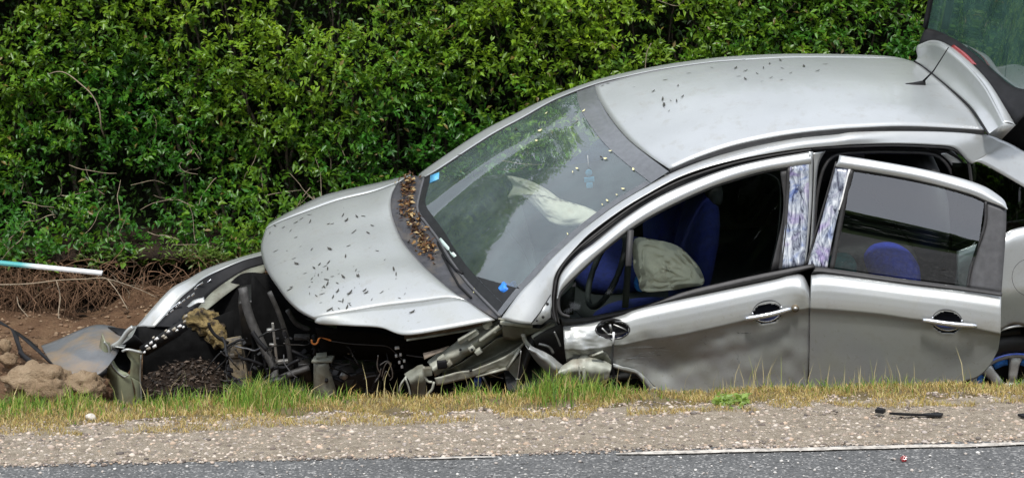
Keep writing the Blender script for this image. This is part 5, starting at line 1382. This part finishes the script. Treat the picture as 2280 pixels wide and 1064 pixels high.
# leaves fallen on the car: one mesh of each kind, copied
def leaf_mesh(name, L, W, curl, mat):
    mb = MB(); rows = []
    for i in range(6):
        t = i / 5; w = W * math.sin(math.pi * min(.96, .08 + .9 * t)) ** .8 * .5
        x = L * (t - .5); z = curl * (t - .5) ** 2 * 4
        rows.append([Vector((x, -w, z + .25 * w)), Vector((x, 0, z)), Vector((x, w, z + .25 * w))])
    o = mb.grid(rows).build(name, mat); return o.data, o
def lay(mesh, name, surf, x, y, size, label, cat, group, up=.0015):
    h = hit(surf, x, y)
    if not h: return
    loc, n = h
    o = bpy.data.objects.new(name, mesh); COL.objects.link(o)
    q = n.to_track_quat('Z', 'Y'); o.rotation_mode = 'QUATERNION'
    from mathutils import Quaternion
    o.rotation_quaternion = q @ Quaternion((0, 0, 1), rnd.random() * 6.283)
    o.location = loc + n * (up + .003); o.scale = (size, size * (.7 + .7 * rnd.random()), size)
    return tag(o, label, cat, group)
lm1, lo1 = leaf_mesh('wilted_leaf', .030, .010, .006, M['dead_leaf']); lm2, lo2 = leaf_mesh('wilted_leaf', .030, .0055, .002, M['dead_leaf']); lm3, lo3 = leaf_mesh('yellow_leaf', .024, .010, .004, M['yellow_leaf'])
for o in (lo1, lo2, lo3): bpy.data.objects.remove(o)
hood_px = [(766, 465), (764, 481), (772, 492), (810, 483), (795, 484), (788, 518), (735, 556), (776, 549), (770, 572), (877, 601), (793, 603), (857, 580), (614, 505), (632, 508), (648, 515), (602, 521), (635, 583), (655, 577), (662, 589), (700, 598), (703, 610), (717, 608), (725, 594), (695, 622), (741, 617), (755, 611), (728, 624), (796, 616), (801, 633), (765, 640), (752, 650), (790, 642), (775, 655), (742, 663), (758, 672), (812, 648), (866, 645), (902, 655), (882, 622), (650, 640), (690, 655), (720, 640), (705, 660), (640, 560), (680, 610), (670, 550), (840, 560), (740, 500), (660, 497), (690, 480), (820, 520), (690, 640), (715, 675), (735, 690), (755, 688), (780, 680), (828, 668), (850, 652), (640, 610), (615, 560), (660, 530), (752, 632), (765, 618), (712, 590)]
hood_px += [(hx + rnd.gauss(0, 16), hy + rnd.gauss(0, 12)) for hx, hy in hood_px[20:55] if rnd.random() < .9]
for i, (x, y) in enumerate(hood_px):
    lay(rnd.choice([lm1, lm2, lm2]), 'fallen_leaf', 'hood', x, y, .25 + 1.0 * rnd.random() ** 1.4 + (.6 if i in (3, 9, 5) else 0), 'dark wilted leaf lying on the silver bonnet', 'leaf', 'wilted leaves on the bonnet')
lay(lm1, 'fallen_leaf', 'hood_side', 918, 696, 1.0, 'dark curled leaf on the bright side edge of the bonnet', 'leaf', None)
roof_px = [(1354, 188), (1341, 193), (1482, 180), (1534, 165), (1455, 205), (1510, 193), (1520, 217), (1507, 227), (1494, 226), (1476, 223), (1479, 236), (1490, 249), (1585, 153), (1638, 154), (1660, 160), (1645, 172), (1686, 166), (1697, 183), (1717, 175), (1714, 144), (1738, 137), (1742, 154), (1740, 180), (1700, 154), (1790, 150), (1838, 145), (1760, 165), (1412, 196), (1660, 178), (1820, 160)]
for i, (x, y) in enumerate(roof_px):
    lay(rnd.choice([lm1, lm2]), 'fallen_leaf', 'roof', x, y, .5 + .6 * rnd.random(), 'dark wilted leaf lying on the silver roof', 'leaf', 'wilted leaves on the roof')
ws_px = [(1300, 249), (1204, 292), (1217, 254), (1276, 385), (1349, 355), (1411, 379), (1388, 422), (1374, 435), (1353, 448), (1342, 457), (1286, 377), (1360, 338), (1196, 315), (1265, 522)]
for i, (x, y) in enumerate(ws_px):
    lay(lm3, 'yellow_leaf', 'ws', x, y, .4 + .6 * rnd.random(), 'small pale yellow leaf stuck to the windscreen', 'leaf', 'yellow leaves on the windscreen')
for i, (x, y) in enumerate([(1284, 275), (1340, 353), (1150, 290), (1025, 347), (1098, 296)]):
    lay(lm1, 'fallen_leaf', 'ws', x, y, .5 + .4 * rnd.random(), 'dark wilted leaf stuck to the windscreen', 'leaf', 'dark leaves on the windscreen')
lay(lm3, 'yellow_leaf', 'ws', 1058, 648, .9, 'pale yellow leaf at the bottom corner of the windscreen', 'leaf', None)

# clods of earth and stone at the left
def clod(c, r, seed, name, label, cat, mat, sub=4, flat=.8, rough=.42):
    V0, F0 = ico_base(sub); mb = MB()
    for v in V0:
        p = Vector(v); k = 1 + rough * nz(*p, 1.3) + rough * .5 * noise.noise(p * 3.1 + Vector((seed, 0, 0))) + rough * .40 * abs(noise.noise(p * 5.3 + Vector((seed, 3, seed)))) + rough * .32 * noise.noise(p * 11 + Vector((0, seed, 0))) + .25 * (abs(noise.noise(p * 1.5 + Vector((seed, seed, 1)))) - .2)
        mb.v.append((c[0] + p.x * r[0] * k, c[1] + p.y * r[1] * k, c[2] + p.z * r[2] * k))
    for f in F0: mb.f.append(tuple(f)); mb.mi.append(0)
    return tag(mb.build(name, mat), label, cat)
clod(Q(92, 852, 7.95), (.135, .11, .075), 1.3, 'earth_clod', 'large pale sandy clod under the torn grey panel', 'clod', M['clod'])
clod(Q(190, 858, 8.0), (.085, .08, .055), 4.1, 'earth_clod', 'smaller sandy clod between the big clod and bumper corner', 'clod', M['clod'])
clod(Q(222, 868, 8.15), (.06, .06, .05), 6.6, 'earth_clod', 'dark brown clod against the bumper corner', 'clod', M['soil'])
clod(Q(12, 770, 8.6), (.03, .03, .03), 2.2, 'stone', 'pale stone on the earth slope at far left', 'stone', M['clod'], 3)
clod(Q(20, 800, 8.4), (.04, .04, .03), 3.2, 'stone', 'brown lump beside the black torn strip', 'stone', M['clod'], 3)
clod(Q(203, 928, 7.15), (.02, .016, .014), 5.2, 'stone', 'white stone lying in the dry grass', 'stone', M['pale_stone'], 2)
clod(P(455, 715, 1.05), (.085, .06, .055), 7.7, 'mud_lump', 'yellowish lump of earth wedged in the open front', 'clod', M['mud'])
clod(P(485, 745, 1.0), (.05, .05, .06), 9.7, 'mud_lump', 'second lump of earth hanging below the first in the open front', 'clod', M['mud'])
# dark litter on the ground inside the front
hp0 = px([(312, 850), (345, 826), (390, 808), (440, 800), (482, 812), (520, 845)], .955); hp1 = px([(312, 880), (350, 862), (395, 850), (440, 846), (485, 852), (522, 880)], .80); hp2 = px([(312, 935), (350, 935), (395, 935), (440, 935), (485, 935), (522, 935)], .55)
hrows = crumple(loft([hp0, hp1, hp2], 50, 8), .022, 14, 6)
add_hit('heap', hrows)
tag(MB().grid(hrows).build('earth_heap', M['deep_soil']), 'low heap of dark earth and litter under the open front', 'earth', None, 'stuff')
sp = []
for _ in range(700):
    h = hit('heap', 316 + 200 * rnd.random(), 802 + 110 * rnd.random())
    if h: sp.append(h[0] + UP * (.003 + .012 * rnd.random()))
cen = np.array([p[:] for p in sp]); n = len(sp)
o = leaves('broken_litter', cen, rng.normal(size=(n, 3)) * np.array([1, 1, .35]), rng.normal(size=(n, 3)) * .4 + np.array([0, -.3, 1]), .014 + .022 * rng.random(n), .007 + .009 * rng.random(n), np.array([(0.06, 0.045, 0.034)]) * (.2 + 2.6 * rng.random((n, 1)) ** 2.5), M['brown_leaf'])
tag(o, 'dark broken bits littering the ground under the open front', 'litter', None, 'stuff')
# torn grey undertray
ut = empty('undertray', Q(190, 800, 8.35), 'scuffed grey plastic undertray torn off and lying on the earth', 'car part')
p0 = [Q(92, 770, 8.75), Q(130, 756, 8.75), Q(170, 738, 8.78), Q(212, 724, 8.8), Q(250, 727, 8.75), Q(284, 742, 8.7)]
p1 = [Q(104, 792, 8.5), Q(140, 790, 8.45), Q(172, 780, 8.45), Q(210, 772, 8.45), Q(240, 775, 8.45), Q(262, 786, 8.45)]
p2 = [Q(128, 824, 8.3), Q(150, 830, 8.28), Q(172, 836, 8.27), Q(195, 842, 8.26), Q(222, 832, 8.27), Q(236, 822, 8.3)]
MB().grid(loft([p0, p1, p2], 40, 8)).build('panel', M['undertray'], ut, .005)
MB().grid(loft([[Q(240, 728, 8.72), Q(262, 730, 8.70), Q(284, 733, 8.66)], [Q(258, 738, 8.64), Q(268, 748, 8.64), Q(276, 744, 8.64)]], 10, 2)).build('torn_lip', M['black'], ut, .004)
MB().grid(loft([[Q(200, 840, 8.2), Q(222, 832, 8.2), Q(238, 818, 8.22)], [Q(205, 846, 8.22), Q(226, 840, 8.22), Q(238, 832, 8.22)]], 10, 2)).build('torn_lip', M['black'], ut, .004)
tb = empty('torn_strip', Q(70, 790, 8.35), 'twisted loop of torn black plastic at the left of the undertray', 'car part')
def ribbon(l0, l1, name): return MB().grid(loft([l0, l1], 24, 2)).build(name, M['black'], tb, .004)
ribbon([Q(-10, 708, 8.7), Q(20, 728, 8.6), Q(34, 760, 8.5), Q(46, 796, 8.4)], [Q(-10, 716, 8.66), Q(36, 740, 8.56), Q(44, 764, 8.46), Q(58, 800, 8.36)], 'strip')
ribbon([Q(20, 728, 8.6), Q(55, 758, 8.5), Q(90, 790, 8.4), Q(132, 828, 8.3)], [Q(44, 742, 8.58), Q(72, 762, 8.5), Q(96, 786, 8.4), Q(132, 826, 8.28)], 'strip')
ribbon([Q(40, 786, 8.4), Q(60, 806, 8.35), Q(84, 816, 8.3), Q(130, 828, 8.28)], [Q(44, 778, 8.4), Q(66, 796, 8.35), Q(88, 808, 8.3), Q(126, 820, 8.28)], 'strip')
# white and teal strip on the lip of the bank
mb = MB(); mb.bar(Q(-30, 582, 9.32), Q(228, 608, 9.32), .016, .03, Vector((0, 1, .3)))
tag(mb.build('plastic_strip', M['strip'], bevel=.003), 'long narrow white and teal plastic strip on the bank', 'strip')
# small debris on the shoulder
def debris(pts_, name, label, mat, th=.012):
    c = sum(pts_, Vector((0, 0, 0))) / len(pts_); mb = MB()
    top = [p + Vector((0, 0, th * (.6 + .8 * rnd.random()))) for p in pts_]
    mb.poly(top)
    n = len(pts_)
    for i in range(n): mb.poly([pts_[i], pts_[(i + 1) % n], top[(i + 1) % n], top[i]])
    return tag(mb.build(name, mat, smooth=False), label, 'debris')
def ground_px(x, y, z=.012):
    d = (CH - z) * F / (y - YH); return Q(x, y, d)
debris([ground_px(*q) for q in [(1980, 922), (2010, 921), (2050, 923), (2085, 920), (2100, 924), (2095, 927), (2050, 926), (2010, 925)]], 'plastic_shard', 'long thin black plastic shard lying on the gravel', M['black'], .008)
debris([ground_px(*q) for q in [(1948, 918), (1955, 914), (1972, 917), (1966, 921)]], 'plastic_shard', 'tiny black chip left of the long black shard', M['black'], .012)
debris([ground_px(*q) for q in [(2266, 926), (2280, 924), (2296, 927), (2280, 930)]], 'plastic_shard', 'small black shard at the right edge of the gravel', M['black'], .01)
debris([ground_px(*q, .004) for q in [(2004, 1022), (2012, 1018), (2020, 1021), (2018, 1026), (2008, 1027)]], 'lens_fragment', 'dark red lamp fragment on the asphalt', M['red'], .008)
# leafy weed in the verge
cen, ax, nrm, ln, wd, col_ = [], [], [], [], [], []
for i in range(46):
    c = ground_px(1590 + 72 * rnd.random(), 905 + 6 * rnd.gauss(0, 1), .0) ; h = .02 + .032 * rnd.random()
    for k in range(6):
        d = Vector((rnd.gauss(0, .8), rnd.gauss(-.2, .6), .5 + rnd.gauss(0, .4))); cen.append((c + Vector((0, 0, h * rnd.random())))[:]); ax.append(d[:]); nrm.append((rnd.gauss(0, .3), -.4, .9)); q = .7 + .6 * rnd.random()
        ln.append(.026 * q); wd.append(.014 * q); col_.append(np.array((.21, .31, .06)) * (.7 + .6 * rnd.random()))
o = leaves('weed', np.array(cen), np.array(ax), np.array(nrm), np.array(ln), np.array(wd), np.array(col_), M['leaf'])
tag(o, 'low leafy bright green weed below the front door', 'weed')
